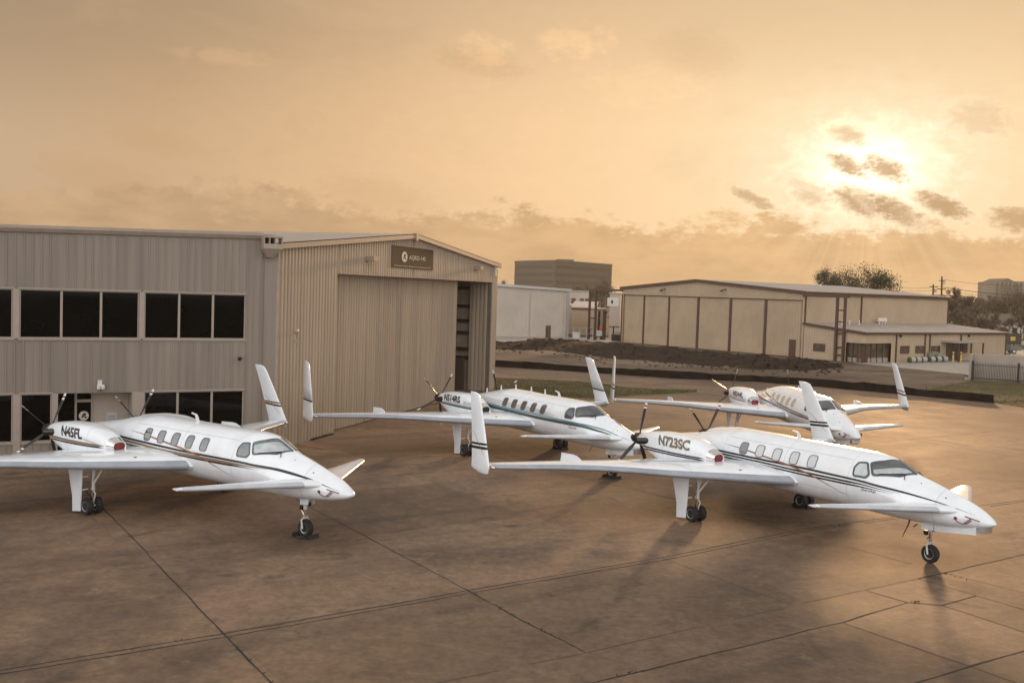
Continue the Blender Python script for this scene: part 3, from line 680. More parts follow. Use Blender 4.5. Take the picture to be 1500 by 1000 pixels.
def wing_mesh(sg):
    def f():
        mb = MB(); mb.loft(wing_sections(WING, sg)); 
        for y in (4.0, 5.9, 7.1):                           # flap and tab hinge fairings
            st = lerp_st(WING, y); mb.lathe([(.004, -.10), (.03, -.05), (.035, .02), (.004, .10)], (st[2] + .12, sg * y, 1.47), 'x', 8)
        return mb
    return f
def fence_mesh(sg):
    def f():
        mb = MB(); y = 5.25; o = [(-2.62, 1.55), (-2.66, 1.66), (-2.78, 1.77), (-2.98, 1.845), (-3.2, 1.865), (-3.84, 1.835), (-3.90, 1.53)]
        mb.loft([[(x, sg * (y + .014), z) for x, z in o], [(x, sg * (y - .014), z) for x, z in o]]); return mb
    return f
def nac_mesh():
    mb = MB(); NAC.mesh(mb, list(np.linspace(-3.98, -3.3, 10)) + list(np.linspace(-3.2, -.24, 26)), 40); return mb
def lip_mesh():
    mb = MB(); xs = np.linspace(-.24, .03, 8); rings = [[NAC.S(x, 2 * math.pi * k / 32, .003) for k in range(32)] for x in xs]
    c = Vector((.03, 0, 2.005))
    for sc, dx in ((.93, .018), (.80, .012), (.72, -.02), (.70, -.12)):
        rings.append([Vector((.03 + dx, (p.y) * sc, c.z + (p.z - c.z) * sc)) for p in rings[7]])
    mb.loft(rings, 0, False, False); return mb
def plug_mesh():
    mb = MB(); rings = []
    for sc, x in ((.74, -.10), (.74, .02), (.71, .055), (.5, .075), (.06, .082)): 
        rings.append([Vector((x, NAC.S(.03, 2 * math.pi * k / 28).y * sc, 2.005 + (NAC.S(.03, 2 * math.pi * k / 28).z - 2.005) * sc)) for k in range(28)])
    mb.loft(rings); return mb
def exhaust_mesh(sg):
    def f():
        mb = MB(); 
        for s in (sg,):
            a, b = Vector((-2.98, s * .32, 2.19)), Vector((-3.52, s * .50, 2.12)); d = (b - a).normalized()
            mb.tube([a, a + d * .12, a + d * .25, b - d * .02, b, b - d * .06], [.105, .118, .115, .112, .095, .09], 16)
        return mb
    return f
def spinner_mesh():
    mb = MB(); mb.lathe([(.14, .10), (.20, .05), (.215, -.02), (.20, -.20), (.15, -.36), (.08, -.48), (.02, -.54), (.001, -.55)], (0, 0, 0), 'x', 24); return mb
def blade_mesh(style):
    def f():                                               # one blade along +z, feathered
        mb = MB(); st = []
        for r, ch, th, tw in ((.16, .07, .055, 70), (.30, .11, .045, 70), (.45, .165, .035, 74), (.7, .185, .026, 80), (.95, .18, .02, 84), (1.08, .17, .017, 86)) : st.append((r, ch, th, tw))
        tips = {'AW': [(1.08, .17, 1), (1.155, .165, 1), (1.155, .165, 0), (1.215, .16, 0), (1.215, .16, 1), (1.29, .145, 1), (1.315, .11, 1)], 'B': [(1.14, .165, 1), (1.29, .145, 1), (1.315, .11, 1)], 'D': [(1.10, .168, 1), (1.165, .163, 1), (1.165, .163, 2), (1.235, .155, 2), (1.235, .155, 1), (1.295, .14, 1), (1.315, .11, 1)]}[style]
        secs = [(r, ch, th, tw, 0) for r, ch, th, tw in st if r < tips[0][0] - .001]; secs.append((tips[0][0], tips[0][1], .016, 86, 0)); 
        secs += [(r, ch, .013, 87, k) for r, ch, k in tips]
        def ring(s):
            r, ch, th, tw, k = s; a = R(tw); out = []
            for j in range(10):
                q = 2 * math.pi * j / 10; u, w = math.cos(q) * ch / 2, math.sin(q) * th / 2
                out.append((-u * math.sin(a) - w * math.cos(a), u * math.cos(a) - w * math.sin(a), r))
            return out
        for a, b in zip(secs[:-1], secs[1:]):
            if abs(a[0] - b[0]) < 1e-6: continue
            mb.loft([ring(a), ring(b)], a[4] if a[0] >= tips[0][0] - 1e-6 else 0, False, False)
        mb.add(ring(secs[-1]), [tuple(range(10))], secs[-1][4]); return mb
    return f
def tyre_mesh(r, w):
    def f():
        mb = MB(); ri = r * .56
        mb.lathe([(ri, -w * .38), (r * .80, -w * .5), (r * .93, -w * .46), (r * .985, -w * .30), (r * .97, -w * .17), (r, -w * .12), (r, w * .12), (r * .97, w * .17), (r * .985, w * .30), (r * .93, w * .46), (r * .80, w * .5), (ri, w * .38)], (0, 0, 0), 'y', 36); return mb
    return f
def rim_mesh(r, w):
    def f():
        mb = MB(); ri = r * .57
        mb.lathe([(.02, -w * .30), (ri * .30, -w * .32), (ri * .34, -w * .22), (ri * .76, -w * .20), (ri * .84, -w * .36), (ri, -w * .42), (ri, w * .42), (ri * .84, w * .36), (ri * .76, w * .20), (ri * .34, w * .22), (ri * .30, w * .32), (.02, w * .30)], (0, 0, 0), 'y', 28)
        for k in range(6):
            a = k * math.pi / 3
            for s in (-1, 1): mb.box((ri * .55 * math.cos(a), s * w * .205, ri * .55 * math.sin(a)), (.035, .02, .035), 0, 0)
        return mb
    return f
def main_strut(sg):
    def f():
        mb = MB(); a, b = Vector((.10, 0, 1.50)), Vector((.02, 0, .34))
        mb.tube([a, a.lerp(b, .58)], .058, 12); mb.tube([a.lerp(b, .58), a.lerp(b, .64)], .07, 12); mb.tube([a.lerp(b, .60), b], .042, 12, 1)
        mb.tube([b + Vector((0, -.21, -.08)), b + Vector((0, .21, -.08))], .035, 10); mb.tube([b, b + Vector((0, 0, -.1))], .06, 10)
        mb.tube([a.lerp(b, .50), Vector((.52, sg * -.02, 1.45))], .032, 8); mb.tube([a.lerp(b, .66) + Vector((.05, 0, 0)), Vector((.19, 0, .66)), b + Vector((.06, 0, .02))], .022, 6)
        mb.tube([a.lerp(b, .45) + Vector((-.02, sg * .05, 0)), Vector((.34, sg * .1, 1.42))], .022, 6)
        mb.tube([Vector((.07, sg * .07, 1.3)), Vector((.12, sg * .1, .9)), Vector((.06, sg * .08, .4))], .009, 5, 2)
        return mb
    return f
def main_door(sg):
    def f():
        mb = MB(); o = [(-.88, 1.46), (-.07, 1.46), (-.10, .95), (-.15, .11), (-.58, .05), (-.60, .52), (-.74, 1.0)]; y = sg * .29
        mb.loft([[(x, y + sg * (.10 - .10 * (z - 0) / 1.4) * 0 + sg * .016, z) for x, z in o], [(x, y - sg * .016, z) for x, z in o]])
        mb.box((-.2, sg * .15, .75), (.03, .26, .03)); mb.box((-.2, sg * .15, 1.15), (.03, .26, .03)); return mb
    return f
def nose_strut():
    mb = MB(); mb.tube([(-.06, 0, 1.2), (-.03, 0, .80)], .058, 12); mb.tube([(-.03, 0, .82), (-.02, 0, .56)], .036, 12, 1); mb.tube([(-.02, 0, .60), (-.04, 0, .54)], .055, 10)
    for s in (-1, 1): mb.tube([(-.04, s * .05, .55), (-.05, s * .125, .50), (0, s * .13, .25)], .028, 8)
    mb.tube([(-.09, .0, .92), (-.2, 0, .74), (-.06, 0, .58)], .018, 6); mb.box((-.16, 0, .83), (.12, .10, .12), 0, 2); mb.box((.06, .06, .95), (.08, .08, .1), 0, 2)
    mb.tube([(-.04, 0, 1.0), (-.35, 0, 1.2)], .028, 8); mb.tube([(-.02, -.10, .58), (-.02, .10, .58)], .016, 6)
    return mb
def antenna_blade(h, kind='fin'):
    def f():
        mb = MB()
        if kind == 'fin': o = [(.12, -.05), (.02, h), (-.05, h), (-.10, -.05)]; mb.loft([[(x * .6, .012, z) for x, z in o], [(x * .6, -.012, z) for x, z in o]])
        else:                                              # bent blade with a swept tip
            o = [(.13, -.05), (.02, h * .62), (-.04, h * .85), (-.28, h), (-.30, h - .04), (-.12, h * .72), (-.08, h * .5), (-.06, -.05)]
            mb.loft([[(x, .016, z) for x, z in o], [(x, -.016, z) for x, z in o]])
        return mb
    return f
WINX = [.365, 1.08, 1.80, 2.515, 3.23]
def win_outline(xc):
    z0, z1, hw = 2.175, 2.525, .155
    cs = [(xc - hw - .005, z1), (xc + hw - .005, z1 + .01), (xc + hw + .01, z0 + .01), (xc - hw + .01, z0)]
    return rounded([(x, FUS.th(x, z)) for x, z in cs], .30, 5, 4)
def pane_outlines():
    big = [(5.19, 2.60), (5.46, 2.675), (5.665, None, .06), (6.33, None, .045), (6.05, 2.36), (5.40, 2.31)]
    B = []
    for q in big:
        if q[1] is None: x, y = q[0], q[2]; w = float(FUS.w(x)); s = (y / w) ** (float(FUS.nu(x)) / 2); B.append((x, math.asin(min(1, s))))
        else: B.append((q[0], FUS.th(q[0], q[1])))
    small = [(4.83, 2.56), (5.07, 2.585), (5.27, 2.30), (5.20, 2.215), (4.82, 2.21), (4.77, 2.42)]
    return rounded(B, .10, 4, 8), rounded([(x, FUS.th(x, z)) for x, z in small], .16, 4, 4)
PANE_BIG, PANE_SMALL = pane_outlines()
def aircraft(reg, pose, spec, label):
    root = empty('aircraft', (pose[0], pose[1], 0), R(pose[2]), label, 'aircraft', 'white canard aircraft parked on the apron')
    K = lambda *a: reg if spec.get('own') else 0
    fus = shared('fus', 'fuselage', fus_mesh, M['paint'], root, 55)
    # livery bands
    by = {}
    for col, pts, w, ends in spec['bands']: by.setdefault(col, []).append((pts, w, ends))
    for col, lst in by.items():
        mb = MB()
        for i, (pts, w, ends) in enumerate(lst):
            xs, zt, zb = band(pts, w, ends)
            for side in (-1, 1): strip_on(FUS, mb, xs, zt, zb, .004 + .0012 * (spec['over'].index(col) if col in spec['over'] else 0), side)
        mb.build('stripe', M[col], fus, 60, recalc=False)
    for side in (-1, 1):
        for i, xc in enumerate(WINX):
            mb = MB(); patch(FUS, mb, win_outline(xc), .009, side, 4); wn = mb.build('cabin_window', M[spec['windows'][i]], root, 60, recalc=False)
            mb = MB(); frame(FUS, mb, win_outline(xc), .028, .009, side); mb.build('window_frame', M[spec['win_frame']], wn, 40)
        mb = MB(); patch(FUS, mb, PANE_BIG, .008, side, 8); wn = mb.build('windscreen', M[spec.get('canopy', 'glass_canopy')], root, 60, recalc=False)
        mb = MB(); frame(FUS, mb, PANE_BIG, spec.get('seal_w', .045), .008, side); mb.build('window_frame', M['seal'], wn, 40)
        if spec.get('sunshade'):
            def ty(x, y): return math.asin(min(1, (y / float(FUS.w(x))) ** (float(FUS.nu(x)) / 2)))
            k = spec['sunshade']; up = [(5.24 + .10 * k, 2.565 - .13 * k), (5.50 + .13 * k, 2.655 - .15 * k)]
            o_ = [(x, FUS.th(x, z)) for x, z in up] + [(5.74 + .30 * k, ty(5.74 + .30 * k, .13)), (6.25, ty(6.25, .11))] + [(x, FUS.th(x, z)) for x, z in ((6.02, 2.39), (5.43, 2.335))]
            mb = MB(); patch(FUS, mb, rounded(o_, .16, 4, 8), .0095, side, 8); mb.build('sunshade', M['shade_canopy'], wn, 60, recalc=False)
        a = FUS.S(5.55, FUS.th(5.55, 2.335), .03, side); b = FUS.S(6.12, FUS.th(6.12, 2.40), .035, side); c_ = FUS.S(6.22, FUS.th(6.22, 2.27), .03, side)
        mb = MB(); mb.tube([a, b], .014, 6); mb.tube([b, c_], .012, 6); mb.build('wiper', M['black'], wn)
        mb = MB(); patch(FUS, mb, PANE_SMALL, .009, side, 5); wn = mb.build('side_window', M[spec.get('side_glass', spec.get('canopy', 'glass_canopy'))], root, 60, recalc=False)
        mb = MB(); frame(FUS, mb, PANE_SMALL, spec.get('seal_w', .045), .009, side); mb.build('window_frame', M['seal'], wn, 40)
    # door outline and panel lines
    mb = MB(); o = rounded([(x, FUS.th(x, z)) for x, z in ((.72, 2.70), (1.42, 2.70), (1.45, 1.42), (.72, 1.42))], .12, 4, 8)
    n_ = len(o)
    frame(FUS, mb, o, .010, .001, 1, lift=.0025); mb.build('entry_door', M['seam'], root, recalc=False)
    for x in (-2.3, -.55, 2.15, 4.62, 7.28):
        def seam():
            q = MB(); q.loft([[FUS.S(x + e, 2 * math.pi * k / 48, .0022) for k in range(48)] for e in (-.006, .006)], 0, False, False); return q
        shared(('seam', x), 'panel_seam', seam, M['seam'], fus, 60)
    for side in (-1, 1):
        for z0 in (1.62, 2.62):
            def seam():
                q = MB(); strip_on(FUS, q, np.linspace(-.5, 4.6, 40), lambda x: z0 + .005, lambda x: z0 - .005, .002, side, rows=1); return q
            shared(('seam', side, z0), 'panel_seam', seam, M['seam'], fus, 60)
    # antennas
    for x, h, kind in spec['antennas']:
        z = float(FUS.zt(x)) - .01; shared(('ant', h, kind), 'antenna', antenna_blade(h, kind), M['paint_matt'], root, None, (x, 0, z))
    for x, z, s in ((7.45, 1.98, .02), (6.65, 2.24, .012)):
        mb = MB(); p = FUS.S(x, FUS.th(x, z), .0, -1); mb.lathe([(s, -.01), (s, .014), (.003, .018)], p, 'z', 10); mb.build('sensor', M['black'], root)
    # wings
    for sg in (-1, 1):
        wg = shared(('wing', sg), 'wing', wing_mesh(sg), M['paint'], root, 40)
        shared(('boot', sg), 'leading_edge_boot', lambda: boot_mesh(WING, sg, .13, .12, .006, .98, 8.2), M['boot'], wg, 60)
        shared(('fence', sg), 'wing_fence', fence_mesh(sg), M['paint'], wg)
        mb_l = lambda: (lambda q: (q.lathe([(.02, .12), (.055, .09), (.065, 0), (.05, -.12), (.01, -.18)], (-3.52, sg * 8.22, 1.56), 'x', 12), q)[1])(MB())
        shared(('navl', sg), 'navigation_light', mb_l, M['chrome'], wg, 50)
        def tank():
            q = MB(); st = lerp_st(WING, 2.0); q.lathe([(.05, -.01), (.05, .012), (.01, .014)], (1.25, sg * 1.9, 1.845), 'z', 16); return q
        shared(('cap', sg), 'filler_cap', tank, M['brown'], wg)
        def hinge():
            q = MB()
            def top(y, c):
                st = lerp_st(WING, y); ch = st[1] - st[2]; t = 5 * (.2969 * math.sqrt(c) - .126 * c - .3516 * c * c + .2843 * c**3 - .1036 * c**4)
                return Vector((st[1] - c * ch, sg * y, st[3] + (st[4] - st[3]) * c + t * st[5] + .03 * ch * 2 * c * (1 - c) + .004))
            ys = list(np.linspace(2.3, 8.1, 30))
            q.loft([[top(y, .80 - .004), top(y, .80 + .004)] for y in ys], 0, False, False, closed=False)
            for y in (2.3, 3.1, 5.6, 8.1):
                q.loft([[top(y - .006, c), top(y + .006, c)] for c in np.linspace(.80, .985, 6)], 0, False, False, closed=False)
            q.loft([[top(3.1 - .006, c), top(3.1 + .006, c)] for c in np.linspace(.06, .79, 16)], 0, False, False, closed=False)
            return q
        shared(('hinge', sg), 'control_surface_line', hinge, M['seam'], wg)
        def wlm():
            q = MB(); q.loft([wl_ring(z, sg) for z in (1.32, 1.335, 1.35, 1.40, 1.44, 1.5, 1.56, 1.66, 1.75, 2.2, 2.6, 3.05, 3.5, 3.65, 3.74, 3.8, 3.84, 3.862, 3.875)]); return q
        wl = shared(('wl', sg), 'winglet', wlm, M['paint'], root, 50)
        for j, (col, z0, z1, slope) in enumerate(spec['winglet']):
            q = MB(); q.loft([wl_ring(z0, sg, .003 + .0008 * j, slope), wl_ring(z1, sg, .003 + .0008 * j, slope)], 0, False, False); q.build('stripe', M[col], wl, 50)
        if spec.get('wl_swoosh'):
            q = MB()
            for s in (1, -1):
                rows = []
                for k in range(15):
                    t = k / 14; z = 2.62 - .75 * t; c = .12 + .70 * t ** .75; wd = .018 * math.sin(math.pi * min(1, .1 + .8 * t)); row = []
                    for e in (-1, 1):
                        zz = z + e * wd; _, xl, xt, y, th = wl_at(zz); cc = 1 - c; tt = 5 * (.2969 * math.sqrt(cc) - .126 * cc - .3516 * cc * cc + .2843 * cc**3 - .1036 * cc**4)
                        row.append((xl - cc * (xl - xt), sg * (y + s * (tt * th + .008)), zz))
                    rows.append(row)
                q.loft(rows, 0, False, False, closed=False)
            q.build('stripe', M[spec['wl_swoosh']], wl, recalc=False)
        cn = shared(('can', sg), 'canard', lambda: (lambda q: (q.loft(wing_sections(CANARD, sg, camber=.02)), q)[1])(MB()), M['paint'], root, 40)
        shared(('cboot', sg), 'leading_edge_boot', lambda: boot_mesh(CANARD, sg, .07, .06, .005, .74, 3.44), M['boot_light'], cn, 60)
        # nacelle: built about its own centre line
        nc = shared('nac', 'nacelle', nac_mesh, M['paint'], root, 50, (0, sg * NY, 0))
        shared('lip', 'intake_lip', lip_mesh, M['chrome'], nc, 50); shared(('plug', spec.get('plug')), 'intake_plug', plug_mesh, M[spec.get('plug', 'redcover')], nc, 50)
        
        for e in (1, -1): shared(('exh', e), 'exhaust_stack', exhaust_mesh(e), M['dark_metal'], nc, 50)
        by = {}
        for col, z0, z1, w, x0, x1 in spec['nac']: by.setdefault(col, []).append((z0, z1, w, x0, x1))
        for col, lst in by.items():
            q = MB()
            for z0, z1, w, x0, x1 in lst:
                xs, zt, zb = band([(x0, z0), ((x0 + x1) / 2, (z0 + z1) / 2), (x1, z1)], w, (.05, .25))
                for s in (-1, 1): strip_on(NAC, q, xs, zt, zb, .004, s)
            q.build('stripe', M[col], nc, 60, recalc=False)
        tx0, tx1, tz0, tz1, col = spec['reg']
        if sg == -1: text_decal('registration', reg, lambda u, v: NAC.S(tx0 + u - .30 * v + .05, NAC.th(tx0 + u - .30 * v + .05, tz0 + v), .006, -1), tx1 - tx0, tz1 - tz0, M[col], nc, .042, 0, .06)
        else: text_decal('registration', reg, lambda u, v: NAC.S(tx1 - u - .30 * v + .05, NAC.th(tx1 - u - .30 * v + .05, tz0 + v), .006, 1), tx1 - tx0, tz1 - tz0, M[col], nc, .042, 0, .06)
        for x in (-3.25, -2.2, -1.05):
            def nseam():
                q = MB(); q.loft([[NAC.S(x + e, 2 * math.pi * k / 40, .0022) for k in range(40)] for e in (-.006, .006)], 0, False, False); return q
            shared(('nseam', x), 'panel_seam', nseam, M['seam'], nc, 60)
        # propeller
        pr = shared('spin', 'propeller', spinner_mesh, M['dark_metal'], root, 50, (-3.98, sg * NY, 2.11))
        ph = spec['prop'][0 if sg < 0 else 1]
        for k in range(5):
            a = R(ph + 72 * k)                              # angle from port (+y) towards up; the blade mesh points up
            shared(('blade', spec['tip']), 'blade', blade_mesh(spec['tip']), [M['blade'], M['paint_matt'], M['redtip']], pr, 40, (-.10, 0, 0), (a - math.pi / 2, 0, 0))
        # landing gear
        lg = shared(('strut', sg), 'main_landing_gear', main_strut(sg), [M['strutpaint'], M['chrome'], M['dark_metal']], root, 50, (0, sg * 2.565, 0))
        for s in (-1, 1):
            shared('tyre', 'tyre', tyre_mesh(.265, .19), M['rubber'], lg, 40, (0, s * .165, .262)); shared('rim', 'wheel_rim', rim_mesh(.265, .19), M['steel'], lg, 40, (0, s * .165, .262))
        shared(('door', sg), 'gear_door', main_door(sg), M['paint'], lg)
    # nose gear
    lg = shared('nstrut', 'nose_landing_gear', nose_strut, [M['strutpaint'], M['chrome'], M['dark_metal']], root, 50, (6.86, 0, 0))
    shared('ntyre', 'tyre', tyre_mesh(.262, .175), M['rubber'], lg, 40, (0, 0, .258), (0, 0, R(spec.get('steer', 0)))); shared('nrim', 'wheel_rim', rim_mesh(.262, .175), M['steel'], lg, 40, (0, 0, .258), (0, 0, R(spec.get('steer', 0))))
    if spec.get('nose_doors'):
        for s in (-1, 1):
            q = MB(); q.loft([[(7.08, s * .215, 1.18), (8.34, s * .215, 1.36), (8.34, s * .215, 1.13), (7.10, s * .235, .975)], [(7.08, s * .19, 1.18), (8.34, s * .19, 1.36), (8.34, s * .19, 1.13), (7.10, s * .21, .975)]]); q.build('nose_gear_door', M['paint'], root)
            q = MB(); q.loft([[(6.66, s * .215, 1.15), (7.06, s * .215, 1.17), (7.07, s * .235, .985), (6.70, s * .235, .94)], [(6.66, s * .19, 1.15), (7.06, s * .19, 1.17), (7.07, s * .21, .985), (6.70, s * .21, .94)]]); q.build('nose_gear_door', M['paint'], root)
        q = MB(); q.box((8.45, 0, 1.29), (.24, .36, .19)); q.build('landing_light', M['steel'], root); 
    else:
        for s in (-1, 1):
            q = MB(); q.loft([[(6.72, s * .12, 1.15), (7.12, s * .12, 1.17), (7.06, s * .13, .97), (6.74, s * .13, .95)], [(6.72, s * .10, 1.15), (7.12, s * .10, 1.17), (7.06, s * .11, .97), (6.74, s * .11, .95)]]); q.build('nose_gear_door', M['paint'], root)
    # red covers with streamers on the probes
    if spec.get('covers'):
        for s in (-1, 1):
            q = MB(); P = lambda x, z, o=.02: FUS.S(x, FUS.th(x, z), o, s)
            q.lathe([(.001, -.04), (.035, -.035), (.04, 0), (.03, .035), (.001, .045)], P(7.88, 1.53, .02), 'z', 10)
            for pts, r_ in (([P(7.88, 1.50), P(7.92, 1.45), P(8.02, 1.405), P(8.14, 1.42), P(8.27, 1.53)], .010), ([P(8.10, 1.605, .04), P(8.2, 1.58, .06), P(8.33, 1.555, .06), P(8.46, 1.53, .03)], .013), ([P(8.24, 1.56, .05), P(8.18, 1.50, .04), P(8.08, 1.42, .03)], .013)): q.tube(pts, r_, 6)
            q.build('probe_cover', M['redcover'], root, 50)
    if spec.get('streamers'):
        for pts, r_ in (([(6.47, -.45, 1.20), (6.42, -.46, 1.02), (6.34, -.47, .84), (6.26, -.47, .66)], [.03, .022, .02, .012]), ([(6.60, -.3, 1.08), (6.5, -.32, .98)], .018), ([(7.0, -.26, .93), (6.99, -.27, .80), (6.93, -.27, .74)], .02)): q = MB(); q.tube(pts, r_, 6); q.build('streamer', M['redcover'], root, 50)
    if spec.get('drain'):
        q = MB(); q.tube([(5.95, -.35, 1.12), (5.85, -.35, .98), (5.78, -.35, .95)], [.02, .03, .02], 6); q.build('drain_mast', M['steel'], root)
    if spec.get('script'):
        col = spec['script']; x0, z0 = 5.12, 1.80
        text_decal('lettering', 'Starship', lambda u, v: FUS.S(x0 + u, FUS.th(x0 + u, z0 + v), .006, -1), .50, .10, M[col], fus, .004, .4, .08)
    return root
SW = [(-.70, 2.385), (.19, 2.335), (1.44, 2.215), (2.38, 2.115), (3.27, 1.96), (3.95, 1.775), (4.75, 1.535)]
ANT1 = [(1.72, .26, 'bent')]
specA = dict(bands=[('black', [(-4.2, 2.17), (-1.5, 2.13), (-.18, 2.11), (1.29, 2.075), (2.65, 2.055), (3.95, 2.055), (4.96, 2.05), (5.6, 2.02), (6.3, 1.98), (7.36, 1.84), (8.45, 1.58)], 0.065, (.2, 1.6)), ('gold', [(-4.2, 2.06), (-.18, 2.02), (1.29, 1.965), (3.95, 1.965), (5.0, 1.975), (6.1, 1.95)], 0.078, (.2, 1.8)), ('black', [(-3.8, 1.95), (-.2, 1.92), (1.84, 1.905), (3.95, 1.905), (5.0, 1.92), (5.75, 1.91)], 0.051, (.2, 1.2)), ('brown', SW, .055, (1.6, 1.9))], over=['black', 'gold', 'brown'],
    windows=['glass_dark2'] * 5, win_frame='win_grey', antennas=ANT1, winglet=[('brown', 2.31, 2.38, .02), ('black', 2.21, 2.28, .05)], wl_swoosh='brown', nac=[('gold', 2.03, 2.015, .075, -3.42, -.30), ('black', 1.945, 1.955, .05, -3.30, -.30), ('brown', 2.15, 2.06, .02, -1.25, -.55)], reg=(-2.53, -1.33, 2.13, 2.45, 'letters_dark'), prop=(66, 60), tip='AW', covers=True, steer=0, canopy='glass_side', sunshade=.25, seal_w=.038)
M['glass_dark2'] = mat('reflecting_cabin_glass', (.03, .03, .032), .03, spec=1.0, coat=1.0); M['glass_dark2'].node_tree.nodes['Principled BSDF'].inputs['IOR'].default_value = 1.9; M['win_grey'] = mat('grey_window_trim', (.12, .12, .125), .35); M['win_grey2'] = mat('mid_grey_window_trim', (.17, .185, .20), .35)
specB = dict(bands=[('dkgreen', [(-4.2, 2.09), (-1.2, 2.05), (.7, 2.02), (3.2, 1.985), (5.43, 1.99), (6.84, 1.87), (7.84, 1.725)], 0.125, (.2, 2.2)), ('teal', [(-4.2, 2.18), (-1.2, 2.145), (.7, 2.115), (3.19, 2.10), (5.42, 2.07), (6.8, 1.965), (7.82, 1.77), (8.4, 1.66)], 0.046, (.2, 1.8)), ('thin_green', [(-2.4, 2.22), (.2, 2.17), (4.4, 2.155)], 0.025, (.2, .8)), ('thin_green', [(-2.3, 2.27), (.2, 2.235), (4.3, 2.205)], 0.023, (.2, .8)), ('thin_green', [(-2.2, 2.33), (.2, 2.30), (4.1, 2.255)], 0.021, (.2, .8)), ('thin_green', [(-2.1, 2.39), (.2, 2.37), (2.4, 2.32), (3.9, 2.30)], 0.017, (.2, .8))], over=['thin_green', 'dkgreen', 'teal'],
    windows=['shade_brown'] * 5, win_frame='win_grey', antennas=[(-2.5, .22, 'fin'), (-1.3, .22, 'fin'), (-.1, .22, 'fin'), (1.12, .24, 'fin'), (2.16, .24, 'fin'), (3.2, .26, 'bent')], winglet=[('dkgreen', 2.16, 2.26, .04), ('dkgreen', 2.30, 2.335, .04), ('thin_green', 2.38, 2.41, .04), ('thin_green', 2.45, 2.475, .04), ('thin_green', 2.53, 2.55, .04), ('thin_green', 2.61, 2.625, .04)], nac=[('dkgreen', 2.02, 1.99, .085, -3.4, -.3), ('teal', 2.10, 2.07, .035, -2.9, -.3), ('thin_green', 2.16, 2.13, .02, -1.2, -.3), ('thin_green', 2.21, 2.18, .02, -1.2, -.35), ('thin_green', 2.26, 2.23, .018, -1.2, -.45)], reg=(-2.90, -1.42, 2.15, 2.45, 'letters_dark'), prop=(60, 33), tip='B', plug='rubber', nose_doors=True, drain=True, script='maroon', canopy='glass_blue', seal_w=.06)
M['glass_blue'] = mat('cockpit_glass_dim', (.05, .058, .066), .035, spec=.9, coat=1.0, var=.4, vscale=2.2)
specC = dict(bands=[('maroon', [(-4.2, 2.17), (-3.4, 2.14), (-.75, 2.08), (1.76, 1.96), (3.94, 1.865), (4.74, 1.86), (6.2, 1.82), (8.0, 1.6)], 0.069, (.2, 1.8)), ('taupe', [(-1.9, 2.50), (-1.1, 2.43), (.4, 2.27), (1.72, 2.11), (3.93, 1.97), (5.2, 1.94), (6.4, 1.92)], 0.081, (1.2, 1.8)), ('taupe', [(-2.6, 2.36), (-1.1, 2.27), (1.72, 2.045), (3.93, 1.92)], 0.037, (1.2, 1.8))], over=['taupe', 'maroon'],
    windows=['glint_tan'] * 5, win_frame='win_tan', antennas=[(1.6, .2, 'fin')], winglet=[('maroon', 2.16, 2.25, .05), ('taupe', 2.34, 2.43, .05)], nac=[('maroon', 1.99, 1.99, .045, -3.3, -.25), ('taupe', 2.09, 2.08, .04, -3.2, -.25)], reg=(-2.16, -.74, 2.14, 2.40, 'letters_maroon'), prop=(4, 25), tip='D', nose_doors=True, covers=True, canopy='glass_blue', seal_w=.06)
M['win_tan'] = mat('tan_window_trim', (.42, .36, .29), .4)
specD = dict(bands=[('black', [(-4.2, 2.16), (-.53, 2.115), (1.0, 2.115), (2.82, 2.12), (4.09, 2.105), (5.07, 2.085), (5.53, 2.045), (6.72, 1.935), (7.8, 1.775), (8.3, 1.67)], 0.063, (.2, 2.6)), ('black', [(-4.2, 2.06), (-.52, 2.03), (1.0, 2.03), (2.4, 2.01), (3.69, 2.0), (5.08, 2.0), (5.6, 1.965), (6.3, 1.92)], 0.052, (.2, 1.6)), ('black', [(-4.0, 1.98), (-.5, 1.945), (1.0, 1.945), (2.4, 1.93), (3.27, 1.92), (5.09, 1.925), (5.6, 1.91), (6.15, 1.885)], 0.048, (.2, 1.4)), ('brown', SW, .05, (1.6, 1.9))], over=['black', 'brown'],
    windows=['shade_grey', 'shade_white', 'shade_white', 'shade_white', 'shade_white'], win_frame='win_grey2', antennas=[(1.92, .25, 'bent')], winglet=[('black', 2.20, 2.27, -.06), ('black', 2.07, 2.155, -.06)], wl_swoosh='brown', nac=[('black', 1.96, 1.965, .05, -3.42, -.28), ('black', 1.88, 1.905, .05, -3.3, -.28)], reg=(-2.44, -.93, 2.135, 2.475, 'letters_bronze'), prop=(5, 59), tip='D', nose_doors=True, covers=True, streamers=True, script='black', canopy='glass_pale', side_glass='shade_canopy', sunshade=1.0, seal_w=.06)
M['shade_grey'] = mat('half_drawn_grey_shade', (.22, .225, .23), .1, coat=1.0); M['glass_pale'] = mat('cockpit_glass_sunshade', (.06, .07, .075), .03, spec=1.0, coat=1.0, var=.45, vscale=1.6); M['glass_side'] = mat('cockpit_glass_greenish', (.10, .12, .125), .03, spec=1.0, coat=1.0, var=.4, vscale=1.6); M['shade_canopy'] = mat('cockpit_sunshade_behind_glass', (.46, .51, .51), .05, spec=.9, coat=1.0, var=.28, vscale=2.4)
aircraft('N45FL', (-11.33, 33.40, -36.5), specA, 'white aircraft N45FL with black and gold stripes before the office windows')
aircraft('N514RS', (.30, 46.08, -55.9), specB, 'white aircraft N514RS with green stripes and a row of roof antennas')
aircraft('N8244L', (14.19, 52.25, -84.9), specC, 'rearmost white aircraft with maroon and taupe stripes, nose towards the viewer')
aircraft('N723SC', (8.32, 34.36, -57.3), specD, 'white aircraft N723SC with triple black stripe and pale window shades')
